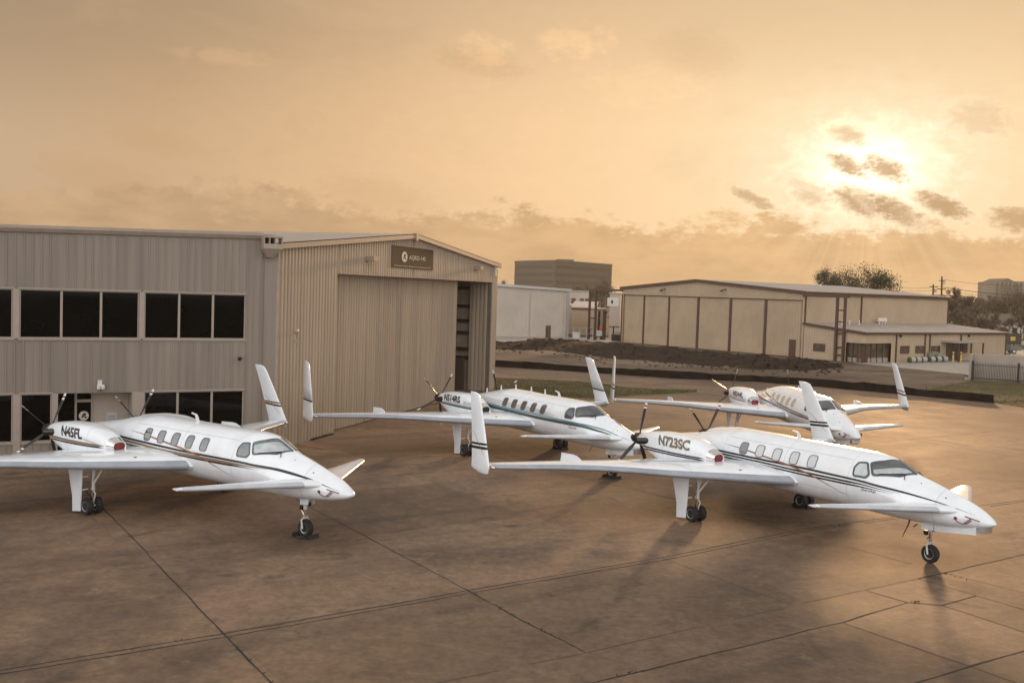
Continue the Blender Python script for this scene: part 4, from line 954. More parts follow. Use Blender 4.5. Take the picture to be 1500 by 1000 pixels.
# chocks under the wheels
def chock(loc, rz, label, twin=True, rope=True):
    root = empty('wheel_chock', loc, rz, label, 'wheel chock', 'wheel chocks on the apron')
    q = MB()
    for s in (-1, 1):
        x = s * .30
        q.loft([[(x - .075, -.20, 0), (x + .075, -.20, 0), (x + .03, -.20, .11), (x - .03, -.20, .11)], [(x - .075, .20, 0), (x + .075, .20, 0), (x + .03, .20, .11), (x - .03, .20, .11)]])
    q.build('block', M['rubber'], root)
    q = MB(); q.tube([(-.30, -.21, .06), (-.2, -.30, .02), (.1, -.33, .015), (.3, -.21, .06)], .014, 6); q.build('rope', M['iron'], root)
def ac_pt(pose, x, y): 
    c, s = math.cos(R(pose[2])), math.sin(R(pose[2])); return (pose[0] + x * c - y * s, pose[1] + x * s + y * c, 0)
PA, PB, PD = (-11.33, 33.40, -36.5), (.30, 46.08, -55.9), (8.32, 34.36, -57.3)
chock(ac_pt(PA, 6.86, 0), R(-36.5), 'black chock pair under the nose wheel of aircraft N45FL')
chock(ac_pt(PB, 6.86, 0), R(-55.9), 'black chock pair under the nose wheel of aircraft N514RS')
chock(ac_pt(PB, 0, 2.565), R(-55.9), 'black chock pair at the far main wheels of aircraft N514RS')
chock(ac_pt(PD, 0, 2.565), R(-57.3), 'black chock pair at the far main wheels of aircraft N723SC')

# ------------------------------------------------------------------ buildings
def wp(mb, name, mats, root, smooth=None, recalc=True):      # world-space geometry as a part of an unrotated root
    o = mb.build(name, mats, None, smooth, recalc, at=root.location); o.parent = root; o.location = (0, 0, 0); return o
def ribs(mb, W, s0, s1, zb, zt, d=0.0, pitch=.30, rw=.20, dep=.085, mt=0, flip=False):     # corrugated sheet; zb, zt numbers or functions of s
    fb = zb if callable(zb) else (lambda s: zb); ft = zt if callable(zt) else (lambda s: zt)
    prof = [(s0, 0)]; k = math.ceil((s0 + .02) / pitch)
    while k * pitch + rw < s1:
        a = k * pitch
        prof += [(a, 0), (a + rw * .15, dep), (a + rw * .85, dep), (a + rw, 0)]; k += 1
    prof = [p for p in prof if p[0] >= s0 - 1e-6] + [(s1, 0)]
    vs = []; fs = []
    for s, q in prof: vs += [W.P(s, fb(s), d + q), W.P(s, ft(s), d + q)]
    for i in range(len(prof) - 1): fs.append((2 * i, 2 * i + 2, 2 * i + 3, 2 * i + 1))
    mb.add(vs, fs, mt)
# ---- the main hangar
GB = gnd(432, 650); GE = gnd(717, 572); gd = Vector((.2874, .9578, 0))
tmp = Wall(GB, gd, (1, -.3)); sC = tmp.hit(401.5, 600)[0]
GW = Wall(tmp.P(sC, 0), gd, (1, -.3))                        # gable wall, s = 0 at the corner next to the offices
hs = lambda u, v: GW.hit(u, v)
S_L, S_R = hs(488, 600)[0], hs(717.5, 500)[0]; S_END = hs(726.5, 450)[0]; S_MID = hs(605, 345)[0]
Z_E0, Z_E1, Z_RG = hs(402, 361)[1], hs(726, 390)[1], hs(605, 346.5)[1]
Z_DOOR = (hs(489, 402)[1] + hs(716, 412)[1]) / 2
def roofz(s): return Z_E0 + (Z_RG - Z_E0) * s / S_MID if s < S_MID else Z_RG + (Z_E1 - Z_RG) * (s - S_MID) / (S_END - S_MID)
print('hangar', [round(x, 2) for x in (S_L, S_R, S_END, S_MID, Z_E0, Z_E1, Z_RG, Z_DOOR)])
hangar = empty('hangar', GW.P(0, 0), 0, 'large beige ribbed hangar with tall sliding doors and a brown sign', 'hangar')
DEPTH = 38.0
mb = MB()
ribs(mb, GW, 0.12, S_L, 0, roofz); ribs(mb, GW, S_R, S_END - .1, 0, roofz)
segs = [S_L] + [S_L + (S_R - S_L) * k / 8 for k in range(1, 8)] + [S_R]
ribs(mb, GW, S_L, S_MID, lambda s: Z_DOOR, roofz); ribs(mb, GW, S_MID, S_R, lambda s: Z_DOOR, roofz)
# left jamb, side walls, back
mb.quad(GW.P(S_L, 0, 0), GW.P(S_L, 0, -.75), GW.P(S_L, Z_DOOR, -.75), GW.P(S_L, Z_DOOR, 0))
mb.quad(GW.P(S_L, Z_DOOR, 0), GW.P(S_L, Z_DOOR, -1.6), GW.P(S_R, Z_DOOR, -1.6), GW.P(S_R, Z_DOOR, 0))
SL = Wall(GW.P(0, 0, 0), -GW.n, -GW.d); ribs(mb, SL, 0, DEPTH, 0, Z_E0 - .02)
SR = Wall(GW.P(S_END, 0, 0), -GW.n, GW.d); ribs(mb, SR, 0, DEPTH, 0, Z_E1 - .02)
mb.add([GW.P(0, 0, -DEPTH), GW.P(S_END, 0, -DEPTH), GW.P(S_END, Z_E1, -DEPTH), GW.P(S_MID, Z_RG, -DEPTH), GW.P(0, Z_E0, -DEPTH)], [(0, 1, 2, 3, 4)])
# wall of the door pocket beside the opening
RW = Wall(GW.P(S_R, 0, 0), -GW.n, -GW.d); ribs(mb, RW, 0, 1.6, 0, Z_DOOR, 0, .30)
wp(mb, 'wall', M['hangar_metal'], hangar, recalc=False)
mb = MB(); ov = .25
for (sa, za, sb, zb_) in ((-ov, Z_E0, S_MID, Z_RG), (S_MID, Z_RG, S_END + ov, Z_E1)):
    W2 = GW; n_ = int(DEPTH / .6)
    rows = []
    for i in range(n_ * 4 + 1):
        dd = ov - (DEPTH + 2 * ov) * i / (n_ * 4); h = .05 if i % 4 == 0 else .0; f = lambda s: za + (zb_ - za) * (s - sa) / (sb - sa)
        rows.append([GW.P(sa, za + .12 + h - (0.0), dd), GW.P(sb, zb_ + .12 + h, dd)])
    mb.loft(rows, 0, False, False, closed=False)
wp(mb, 'roof', M['roof_metal'], hangar, recalc=False)
mb = MB()                                                    # rake and corner trim
for (sa, za, sb, zb_) in ((-ov, Z_E0, S_MID, Z_RG), (S_MID, Z_RG, S_END + ov, Z_E1)):
    mb.add([GW.P(sa, za - .10, .06), GW.P(sb, zb_ - .10, .06), GW.P(sb, zb_ + .125, .06), GW.P(sa, za + .125, .06), GW.P(sa, za - .10, ov + .02), GW.P(sb, zb_ - .10, ov + .02), GW.P(sb, zb_ + .125, ov + .02), GW.P(sa, za + .125, ov + .02)], [(4, 5, 6, 7), (0, 1, 5, 4), (3, 2, 6, 7), (0, 4, 7, 3), (1, 5, 6, 2)])
mb.wbox(GW, -.03, .13, 0, Z_E0 - .1, -.03, .09); mb.wbox(GW, S_END - .11, S_END + .04, 0, Z_E1 - .2, -.03, .055)
mb.wbox(GW, S_MID - .16, S_MID + .16, Z_RG - .24, Z_RG + .2, .05, ov + .04)
mb.wbox(GW, S_L - .07, S_L, 0, Z_DOOR, -.3, .05); mb.wbox(GW, S_R, S_R + .09, 0, Z_DOOR, -.3, .05)
mb.wbox(GW, S_L - .07, S_R + .09, Z_DOOR - .02, Z_DOOR + .10, -.3, .052)
wp(mb, 'trim', M['trim'], hangar)
# sliding door: five tall leaves
DWALL = Wall(GW.P(0, 0, -.56), gd, (1, -.3)); S_DE = DWALL.hit(666.5, 500)[0]
nleaf = 4; wl_ = (S_DE - S_L + .1) / nleaf
for k in range(nleaf):
    mb = MB(); a, b = S_L - .1 + wl_ * k, S_L - .1 + wl_ * (k + 1); dd = 0.0 - .05 * (k % 2)
    ribs(mb, DWALL, a + .02, b - .02, .04, Z_DOOR + .2, dd + .06)
    mb.wbox(DWALL, a, b, .03, Z_DOOR + .2, dd - .05, dd + .055)
    wp(mb, 'sliding_door', M['hangar_metal'], hangar, recalc=True)
mb = MB(); mb.wbox(DWALL, S_DE + .02, S_DE + .12, 0, Z_DOOR, -.12, .05); wp(mb, 'door_edge', M['girt'], hangar)
# what shows through the gap: floor, rear wall with girts, partition
IN_D = 3.1; IW = Wall(GW.P(S_R + 0, 0, -2.1), -GW.n, -GW.d)
mb = MB(); PW = Wall(GW.P(S_R + .3, 0, -1.6), -GW.n, -GW.d)
mb.wbox(PW, 0, 9, 0, Z_DOOR + .6, -.08, 0); mb.wbox(GW, S_L - 2, S_R + 1.3, 0, Z_DOOR + .6, -11.2, -11.0)
mb.wbox(GW, S_L - 2, S_R + 1.3, Z_DOOR + .25, Z_DOOR + .35, -11, -1.7)
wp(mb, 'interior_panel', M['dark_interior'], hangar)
mb = MB()
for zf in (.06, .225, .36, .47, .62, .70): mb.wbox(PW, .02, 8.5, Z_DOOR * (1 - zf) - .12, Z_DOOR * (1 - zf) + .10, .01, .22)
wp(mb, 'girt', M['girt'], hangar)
mb = MB(); mb.wbox(PW, .3, 6, 0, 2.3, .25, .5); wp(mb, 'storage_panel', M['wood'], hangar)
sheet_pts = [GW.P(S_L, .006, -.50), GW.P(S_R, .006, -.50), GW.P(S_R, .012, -2.1), GW.P(S_R + 1.2, .012, -2.1), GW.P(S_R + 1.2, .012, -11), GW.P(S_L, .012, -11)]
mb = MB(); mb.add(sheet_pts, [tuple(range(6))]); wp(mb, 'floor_slab', M['concrete'], hangar, recalc=False)
# sign
SG = Wall(GW.P(0, 0, .05), gd, (1, -.3)); a = SG.hit(572.5, 360); b = SG.hit(633, 365); c_ = SG.hit(572, 391.5); d_ = SG.hit(633, 395.5)
sx0, sx1 = (a[0] + c_[0]) / 2, (b[0] + d_[0]) / 2; sz1, sz0 = (a[1] + b[1]) / 2, (c_[1] + d_[1]) / 2
sign = empty('wall_sign', SG.P((sx0 + sx1) / 2, sz0, 0), 0, 'brown rectangular sign with white AQRD-145 lettering high on the hangar gable', 'sign')
mb = MB(); mb.wbox(SG, sx0, sx1, sz0, sz1, -.01, .06); wp(mb, 'panel', M['sign_brown'], sign)
SWd, SHt = sx1 - sx0, sz1 - sz0
def sgn(u, v): return SG.P(sx0 + u, sz0 + v, .066) - sign.location
def sign_text(txt, u0, v0, w, h, bold): return text_decal('lettering', txt, lambda u, v: sgn(u0 + u, v0 + v), w, h, M['sign_white'], sign, bold)
sign_text('AQRD-145', SWd * .40, SHt * .38, SWd * .40, SHt * .24, .0)
sign_text('Aerospace Quality, Research and Development LLC', SWd * .06, SHt * .05, SWd * .89, SHt * .075, .0)
def globe(mapf, cx, cy, rx, ry, parent, mt):                 # round emblem with dark sweeping cut-outs
    mb = MB(); n = 28; cut = [(.10, .22, .42, .34, .5), (-.18, -.15, .40, .22, .9), (.35, -.35, .3, .20, .3)]
    G = 22
    for i in range(G):
        for j in range(G):
            x, y = -1 + 2 * (i + .5) / G, -1 + 2 * (j + .5) / G
            if x * x + y * y > 1: continue
            hit_ = False
            for (px, py, a, b, t) in cut:
                dx, dy = x - px, y - py; u, v = dx * math.cos(t) + dy * math.sin(t), -dx * math.sin(t) + dy * math.cos(t)
                if (u / a)**2 + ((v - .35 * u * u) / b)**2 < 1: hit_ = True
            if hit_ and (i * 7 + j * 3) % 11: continue
            q = 1 / G; mb.add([mapf(cx + rx * (x - q), cy + ry * (y - q)), mapf(cx + rx * (x + q), cy + ry * (y - q)), mapf(cx + rx * (x + q), cy + ry * (y + q)), mapf(cx + rx * (x - q), cy + ry * (y + q))], [(0, 1, 2, 3)])
    return mb.build('emblem', mt, parent, recalc=False)
globe(sgn, SWd * .29, SHt * .52, SWd * .065, SHt * .24, sign, M['sign_white'])
# wall lights, junction box and camera on the gable
def flood(u, v, W, label, nm='wall_light', sc=1.0):
    s, z = W.hit(u, v); root = empty(nm, W.P(s, z, 0), 0, label, 'wall light', 'wall lights on the hangar')
    mb = MB(); mb.wbox(W, s - .12 * sc, s + .12 * sc, z - .15 * sc, z + .12 * sc, .02, .14); mb.wbox(W, s - .28 * sc, s + .28 * sc, z - .02, z + .20 * sc, .10, .55 * sc); wp(mb, 'housing', M['trim'], root)
    mb = MB(); mb.wbox(W, s - .23 * sc, s + .23 * sc, z - .045, z - .02, .15, .50 * sc); wp(mb, 'lens', M['lamp'], root); return root
flood(537, 381, GW, 'tan box floodlight on the hangar gable, between the corner and the brown sign')
flood(695, 394, GW, 'tan box floodlight on the hangar gable, beyond the brown sign near the eave')
s, z = GW.hit(431, 485); root = empty('alarm_box', GW.P(s, z, 0), 0, 'small round pale fitting on the ribbed wall left of the hangar door', 'wall fitting')
mb = MB(); mb.lathe([(.14, 0), (.14, .05), (.08, .16), (.02, .18)], GW.P(s, z, .03), 'x', 14); wp(mb, 'housing', M['trim'], root); mb = MB(); mb.wbox(GW, s - .1, s + .1, z - .52, z - .36, .035, .10); wp(mb, 'switch_box', M['trim'], root)
s, z = GW.hit(724, 397); root = empty('wall_box', GW.P(s, z, 0), 0, 'small pale box high on the far corner of the hangar gable', 'wall fitting'); mb = MB(); mb.wbox(GW, s - .14, s + .14, z - .35, z + .35, .04, .16); wp(mb, 'housing', M['lamp'], root)
s0_, z1_ = GW.hit(437, 581); s1_ = GW.hit(448, 600)[0]
root = empty('personnel_door', GW.P((s0_ + s1_) / 2, 0, 0), 0, 'narrow plain tan door in the ribbed gable wall near the office corner', 'door')
mb = MB(); mb.wbox(GW, s0_ + .07, s1_ - .07, .02, z1_ - .07, .0, .05); wp(mb, 'panel', M['trim'], root)
mb = MB(); mb.wbox(GW, s0_, s0_ + .07, 0, z1_, .0, .075); mb.wbox(GW, s1_ - .07, s1_, 0, z1_, .0, .075); mb.wbox(GW, s0_ + .07, s1_ - .07, z1_ - .07, z1_, .0, .075); wp(mb, 'frame', M['trim'], root)
mb = MB(); mb.wbox(GW, s1_ - .22, s1_ - .12, .98, 1.02, .05, .13); wp(mb, 'handle', M['steel'], root)

# ---- the office wing
P0 = GW.P(0, 0, .0); PLd = at_depth(28.8, 450, 39.8); od = Vector((PLd.x - P0.x, PLd.y - P0.y, 0)).normalized()
OW = Wall(P0, od, (.5, -.9))                                 # s grows leftwards, away from the corner
oh = lambda u, v: OW.hit(u, v)
S_OE = oh(0, 450)[0] + 9.0
print('office', [round(x, 2) for x in (*oh(28.8, 424.4), *oh(28.8, 496.4), *oh(359.3, 429.8), *oh(359.3, 494.6), *oh(0, 333.7), *oh(383, 341), *oh(211, 574), *oh(356, 569), *oh(0, 580))])
ZU0, ZU1 = 4.86, 6.78; ZL1 = 2.66; ZS = .76
ztop = lambda s: 9.42 - .022 * s
office = empty('office_building', P0, 0, 'grey two storey ribbed metal office wing with bands of black windows', 'building')
S = lambda u, v=460: oh(u, v)[0]
up_banks = [(S(359.5), S(211.5)), (S(203.5), S(28.5)), (S(18.5), S(18.5) + 3.3 * 1.55)]
lo_banks = [(S(356.5, 600), S(211, 600), .30), (S(75.5, 600), S(30, 600), ZS), (S(18.5, 600), S(18.5, 600) + 3.0, ZS)]
ENT0, ENT1 = S(193, 600), S(85, 600)                          # entrance recess
holes = [(a, b, ZU0, ZU1) for a, b in up_banks] + [(a, b, z0, ZL1) for a, b, z0 in lo_banks] + [(ENT0, ENT1, 0, ZL1)]
cuts = sorted({0.14, S_OE} | {h[0] for h in holes} | {h[1] for h in holes}); mb = MB()
for a, b in zip(cuts[:-1], cuts[1:]):
    m_ = (a + b) / 2; col = sorted([(h[2], h[3]) for h in holes if h[0] < m_ < h[1]]); z = 0
    for z0, z1 in col:
        if z0 > z: ribs(mb, OW, a, b, z, z0, 0, .31, .075, .03)
        z = z1
    ribs(mb, OW, a, b, z, lambda s: ztop(s) - .1, 0, .31, .075, .03)
for (a, b, z0, z1) in holes[:-1]:                            # reveals
    for q in ((a, a, z0, z1), (b, b, z0, z1)): mb.quad(OW.P(q[0], z0, 0), OW.P(q[0], z0, -.2), OW.P(q[0], z1, -.2), OW.P(q[0], z1, 0))
    mb.quad(OW.P(a, z1, 0), OW.P(a, z1, -.2), OW.P(b, z1, -.2), OW.P(b, z1, 0)); mb.quad(OW.P(a, z0, 0), OW.P(a, z0, -.2), OW.P(b, z0, -.2), OW.P(b, z0, 0))
EW = Wall(OW.P(S_OE, 0, 0), -OW.n, -OW.d); EW.n = OW.d.copy(); ribs(mb, EW, 0, 16, 0, ztop(S_OE) - .1, 0, .31)
mb.add([OW.P(0.14, 0, -.4), OW.P(S_OE, 0, -16), OW.P(S_OE, 9, -16), OW.P(0.14, 9, -.4)], [(0, 1, 2, 3)])
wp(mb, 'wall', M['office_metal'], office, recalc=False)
mb = MB(); mb.add([OW.P(.05, ztop(0) - .02, .10), OW.P(S_OE, ztop(S_OE) - .02, .10), OW.P(S_OE, ztop(S_OE) - .02, -16), OW.P(.05, ztop(0) - .02, -.5)], [(0, 1, 2, 3)]); wp(mb, 'roof', M['roof_metal'], office, recalc=False)
mb = MB(); sg0 = S(384.5, 341)
prof = [(.035, -.22), (.10, -.20), (.20, -.06), (.20, .06), (.16, .06), (.16, -.02), (.035, -.02)]
mb.loft([[OW.P(s, ztop(s) + z, d) for d, z in prof] for s in (sg0, S_OE)])
wp(mb, 'gutter', M['trim'], office)
mb = MB(); sc0, sc1 = S(403.2, 362), S(381.5, 362); zc = oh(392, 363)[1]      # collector box under the end of the gutter
hw = abs(sc1 - sc0); 
mb.wbox(OW, -.08, sc1, zc - .05, zc + .16, .04, .62); 
for s in (-.06, sc1 * .33, sc1 * .66, sc1 - .02): mb.wbox(OW, s - .02, s + .03, zc + .16, zc + .42, .04, .60)
mb.wbox(OW, -.08, sc1, zc + .42, zc + .50, .03, .63)
mb.loft([[OW.P(-.08, zc - .05, .05), OW.P(sc1, zc - .05, .05), OW.P(sc1, zc - .05, .6), OW.P(-.08, zc - .05, .6)], [OW.P(sc1 * .35, zc - .42, .06), OW.P(sc1 * .7, zc - .42, .06), OW.P(sc1 * .7, zc - .42, .3), OW.P(sc1 * .35, zc - .42, .3)]])
wp(mb, 'collector_box', M['trim'], office)
mb = MB(); mb.wbox(OW, -.02, .16, 0, zc - .1, .0, .045); mb.wbox(OW, .16, .55, 0, zc - .2, .031, .036); wp(mb, 'corner_trim', M['office_metal'], office)
def bank(a, b, z0, z1, n, edges=None):
    ed = edges or [a + (b - a) * k / n for k in range(n + 1)]
    for p, q in zip(ed[:-1], ed[1:]):
        fr = MB(); t = .045; d0, d1 = -.14, -.02
        fr.wbox(OW, p, p + t, z0, z1, d0, d1); fr.wbox(OW, q - t, q, z0, z1, d0, d1); fr.wbox(OW, p + t, q - t, z0, z0 + t, d0, d1); fr.wbox(OW, p + t, q - t, z1 - t, z1, d0, d1)
        f = wp(fr, 'window', M['frame_pale'], office)
        gl = MB(); gl.wbox(OW, p + t, q - t, z0 + t, z1 - t, -.10, -.085); o = gl.build('pane', M['office_glass'], None, at=office.location); o.parent = f; o.location = (0, 0, 0)
    sl = MB(); sl.wbox(OW, a - .05, b + .05, z0 - .07, z0, -.14, .055); wp(sl, 'sill', M['frame_pale'], office); sl = MB(); sl.wbox(OW, a - .05, b + .05, z1, z1 + .06, -.14, .05); wp(sl, 'lintel', M['frame_pale'], office)
bank(*up_banks[0], ZU0, ZU1, 3, [S(359.5), S(312), S(262.5), S(211.5)]); bank(*up_banks[1], ZU0, ZU1, 3, [S(203.5), S(148), S(90), S(28.5)]); bank(*up_banks[2], ZU0, ZU1, 3)
bank(*lo_banks[0][:2], lo_banks[0][2], ZL1, 3, [S(356.5, 600), S(310, 600), S(260, 600), S(211, 600)]); bank(*lo_banks[1][:2], ZS, ZL1, 1); bank(*lo_banks[2][:2], ZS, ZL1, 2)
mb = MB()
for a, b, z0, z1 in ((S(211, 600), ENT0, 0, ZL1), (ENT1, S(75.5, 600), 0, ZL1), (S(30, 600), S(18.5, 600), 0, ZL1), (S(211.5), S(203.5), ZU0, ZU1), (S(28.5), S(18.5), ZU0, ZU1)):
    mb = MB(); mb.wbox(OW, a + .01, b - .01, z0, z1, -.05, .045); wp(mb, 'pilaster', M['frame_pale'], office)
# entrance recess: pale back wall, door with emblem, side light
ED = -1.0; eh = Wall(OW.P(0, 0, ED), od, (.5, -.9)); de0, de1 = eh.hit(136.5, 600)[0], eh.hit(109, 600)[0]
mb = MB(); mb.wbox(OW, ENT0, de0, 0, ZL1, ED - .1, ED); mb.quad(OW.P(ENT0, 0, .0), OW.P(ENT0, 0, ED), OW.P(ENT0, ZL1, ED), OW.P(ENT0, ZL1, 0)); mb.quad(OW.P(ENT1, 0, 0), OW.P(ENT1, 0, ED), OW.P(ENT1, ZL1, ED), OW.P(ENT1, ZL1, 0)); mb.quad(OW.P(ENT0, ZL1, 0), OW.P(ENT0, ZL1, ED), OW.P(ENT1, ZL1, ED), OW.P(ENT1, ZL1, 0))
wp(mb, 'entrance_recess', M['soffit'], office, recalc=False)
mb = MB(); zt_ = 2.18
mb.wbox(OW, de0, de0 + .09, 0, ZL1, ED - .06, ED + .05); mb.wbox(OW, de1 - .09, de1, 0, ZL1, ED - .06, ED + .05); mb.wbox(OW, de0 + .09, de1 - .09, zt_, zt_ + .12, ED - .06, ED + .045)
mb.wbox(OW, de1, ENT1, ZL1 - .06, ZL1, ED - .06, ED + .04); mb.wbox(OW, de1, ENT1, 0, .08, ED - .06, ED + .04)
dr = wp(mb, 'door_frame', M['frame_pale'], office)
mb = MB(); mb.wbox(OW, de0 + .09, de1 - .09, .02, zt_, ED - .03, ED); mb.wbox(OW, de0 + .09, de1 - .09, zt_ + .12, ZL1, ED - .03, ED); mb.wbox(OW, de1, ENT1, .08, ZL1 - .06, ED - .03, ED)
gd_ = wp(mb, 'entrance_door', M['office_glass'], office)
dm = lambda u, v: OW.P(de1 - .09 - u, v, ED + .006) - office.location
wdo = de1 - de0 - .18
globe(dm, wdo * .5, 1.62, .19, .19, gd_, M['sign_white'])
text_decal('lettering', 'Aerospace Quality', lambda u, v: dm(wdo * .18 + u, 1.30 + v), wdo * .64, .055, M['sign_white'], gd_, .01)
text_decal('lettering', 'Research and Development', lambda u, v: dm(wdo * .18 + u, 1.21 + v), wdo * .64, .035, M['sign_white'], gd_, .01)
pn = eh.hit(156, 605); pn2 = eh.hit(171, 617)
notice = empty('notice', OW.P((pn[0] + pn2[0]) / 2, .9, ED), 0, 'pale paper notice on the wall beside the office entrance door', 'notice')
mb = MB(); mb.wbox(OW, pn2[0], pn[0], 1.05, pn[1] + .02, ED + .003, ED + .012); wp(mb, 'sheet', M['paper'], notice)
mb = MB()
for k in range(5): mb.wbox(OW, pn2[0] + .05, pn[0] - .05, pn[1] - .12 - .07 * k, pn[1] - .10 - .07 * k, ED + .012, ED + .014)
wp(mb, 'writing', M['win_grey'], notice)
# fittings on the office wall
s, z = oh(147, 564); root = empty('security_light', OW.P(s, z, 0), 0, 'small white twin floodlight above the office entrance', 'wall light')
mb = MB(); mb.wbox(OW, s - .14, s + .14, z - .06, z + .04, .03, .16); mb.wbox(OW, s - .05, s + .12, z + .04, z + .22, .03, .14); wp(mb, 'housing', M['shade_white'], root)
mb = MB(); mb.lathe([(.07, -.05), (.08, .07), (.01, .08)], OW.P(s - .08, z - .09, .17), 'z', 12); mb.lathe([(.07, -.05), (.08, .07), (.01, .08)], OW.P(s + .08, z - .09, .17), 'z', 12); wp(mb, 'lamp_head', M['lamp'], root)
s, z = oh(354, 523); root = empty('security_camera', OW.P(s, z, 0), 0, 'dark dome camera on the office wall below the upper windows', 'camera')
mb = MB(); mb.tube([OW.P(s, z + .02, .02), OW.P(s, z + .03, .18), OW.P(s + .14, z - .02, .32)], .035, 8); wp(mb, 'bracket', M['trim'], root); mb = MB(); mb.lathe([(.02, -.10), (.08, -.06), (.10, .02), (.08, .06), (.01, .07)], OW.P(s + .16, z - .03, .34), 'z', 14); wp(mb, 'dome', M['black'], root)

# ---- far cream hangar with brown trim, and its lean-to
FA, FB = Vector((16.6, 156.0, 0)), Vector((36.83, 129.2, 0)); fd = (FB - FA).normalized(); FW_ = Wall(FA, fd, (-.77, -.64)); FL = (FB - FA).length
SWL = Wall(FB, (-FW_.n.x, -FW_.n.y), fd); 
ZE, ZR = 8.3, 9.62; SM = FW_.hit(1020, 430)[0]; FD = 33.5
fh = empty('hangar', FA, 0, 'distant cream metal hangar with brown trim and five wide sliding doors', 'hangar')
frz = lambda s: ZE + (ZR - ZE) * s / SM if s < SM else ZR + (ZE - ZR) * (s - SM) / (FL - SM)
ZD = FW_.hit(908, 431)[1]
mb = MB(); ribs(mb, FW_, 0, SM, ZD, frz, 0, .4, .12, .04); ribs(mb, FW_, SM, FL, ZD, frz, 0, .4, .12, .04)
ribs(mb, FW_, 0, .35, 0, ZD, 0, .4); ribs(mb, FW_, FL - .3, FL, 0, ZD, 0, .4)
BK = Wall(FW_.P(0, 0, -FD), fd, (.77, .64)); mb.add([BK.P(0, 0), BK.P(FL, 0), BK.P(FL, ZE), BK.P(SM, ZR), BK.P(0, ZE)], [(0, 1, 2, 3, 4)]); LW = Wall(FA, (-FW_.n.x, -FW_.n.y), -fd); ribs(mb, LW, 0, FD, 0, ZE, 0, .4)
wp(mb, 'wall', M['cream_wall'], fh, recalc=False)
mb = MB(); ribs(mb, SWL, 0, FD, 0, ZE, 0, .4, .12, .04); wp(mb, 'side_wall', M['cream_wall2'], fh, recalc=False)
mb = MB()
for (sa, za, sb, zb_) in ((-.3, ZE, SM, ZR), (SM, ZR, FL + .3, ZE)):
    mb.loft([[FW_.P(sa, za + .1 + (.05 if i % 4 == 0 else 0), .3 - (FD + .6) * i / 200), FW_.P(sb, zb_ + .1 + (.05 if i % 4 == 0 else 0), .3 - (FD + .6) * i / 200)] for i in range(201)], 0, False, False, closed=False)
wp(mb, 'roof', M['roof_metal'], fh, recalc=False)
mb = MB()
for (sa, za, sb, zb_) in ((-.3, ZE, SM, ZR), (SM, ZR, FL + .3, ZE)):
    mb.add([FW_.P(sa, za - .22, .05), FW_.P(sb, zb_ - .22, .05), FW_.P(sb, zb_ + .1, .05), FW_.P(sa, za + .1, .05), FW_.P(sa, za - .22, .32), FW_.P(sb, zb_ - .22, .32), FW_.P(sb, zb_ + .1, .32), FW_.P(sa, za + .1, .32)], [(4, 5, 6, 7), (0, 1, 5, 4), (3, 2, 6, 7), (0, 4, 7, 3), (1, 5, 6, 2)])
mb.wbox(SWL, -.1, FD + .3, ZE - .28, ZE + .06, .06, .30)
for s in (0.12, FD * .36, FD - .12): mb.wbox(SWL, s - .14, s + .14, 0, ZE - .28, .045, .10)
mb.wbox(FW_, -.05, .16, 0, ZD, .045, .10)
wp(mb, 'trim', M['rust_trim'], fh)
edges = [FW_.hit(u, 470)[0] for u in (907.5, 941.5, 978, 1021, 1068.5, 1120)] + [FL - .25]
for k, (a, b) in enumerate(zip(edges[:-1], edges[1:])):
    mb = MB(); ribs(mb, FW_, a + .12, b - .12, .05, ZD - .05, -.25, .4, .12, .04); dr = wp(mb, 'sliding_door', M['cream_wall'], fh, recalc=False)
    tr = MB(); w_ = .10 + .05 * (k > 1); tr.wbox(FW_, b - w_ * 1.6, b + w_, .03, ZD - .03, -.24, -.14); tr.wbox(FW_, a, b, ZD - .10, ZD + .02, -.24, -.13)
    o = tr.build('door_trim', M['rust_trim'], None, at=fh.location); o.parent = dr; o.location = (0, 0, 0)
s0, z0 = FW_.hit(1155, 497); s1, _ = FW_.hit(1164, 497); mb = MB(); mb.wbox(FW_, s0, s1, .1, z0, -.24, -.12); wp(mb, 'personnel_door', M['rust_trim'], fh)
for u, v in ((975, 424.5), (1064, 425)):
    s, z = FW_.hit(u, v); mb = MB(); mb.tube([FW_.P(s, z + .15, .02), FW_.P(s - .3, z, .5)], .07, 8); mb.lathe([(.08, .12), (.30, -.12), (.02, -.1)], FW_.P(s - .35, z - .1, .6), 'z', 12); wp(mb, 'gable_lamp', M['iron'], fh)
mb = MB(); p = FW_.P(SM + 6, frz(SM + 6) + .1, -20); mb.lathe([(.14, -.1), (.14, .25), (.22, .27), (.2, .4), (.02, .45)], p, 'z', 12); wp(mb, 'roof_vent', M['steel'], fh)
# outrigger frames that carry the doors past the ends of the front
def ladder(W, s0, s1, zt, name, label, s_attach):
    root = empty(name, W.P(s0, 0, 0), 0, label, 'steel frame'); mb = MB()
    for s in (s0, s1): mb.wbox(W, s - .14, s + .14, 0, zt, .05, .33)
    wp(mb, 'post', M['rust_trim'], root); mb = MB()
    for f in (.10, .22, .44, .62, .80): mb.wbox(W, min(s0, s1) + .14, max(s0, s1) - .14, zt * f - .08, zt * f + .08, .10, .26)
    wp(mb, 'rung', M['rust_trim'], root); mb = MB(); a, b = sorted((s_attach, s1 + (.5 if s1 > s_attach else -.5)))
    mb.wbox(W, a, b, zt, zt + .32, .0, .35); wp(mb, 'beam', M['rust_trim'], root)
a, b = FW_.hit(1226.5, 480)[0], FW_.hit(1238, 480)[0]; ladder(FW_, a, b, 7.75, 'door_outrigger', 'brown steel ladder frame at the near corner of the cream hangar', FL - .1)
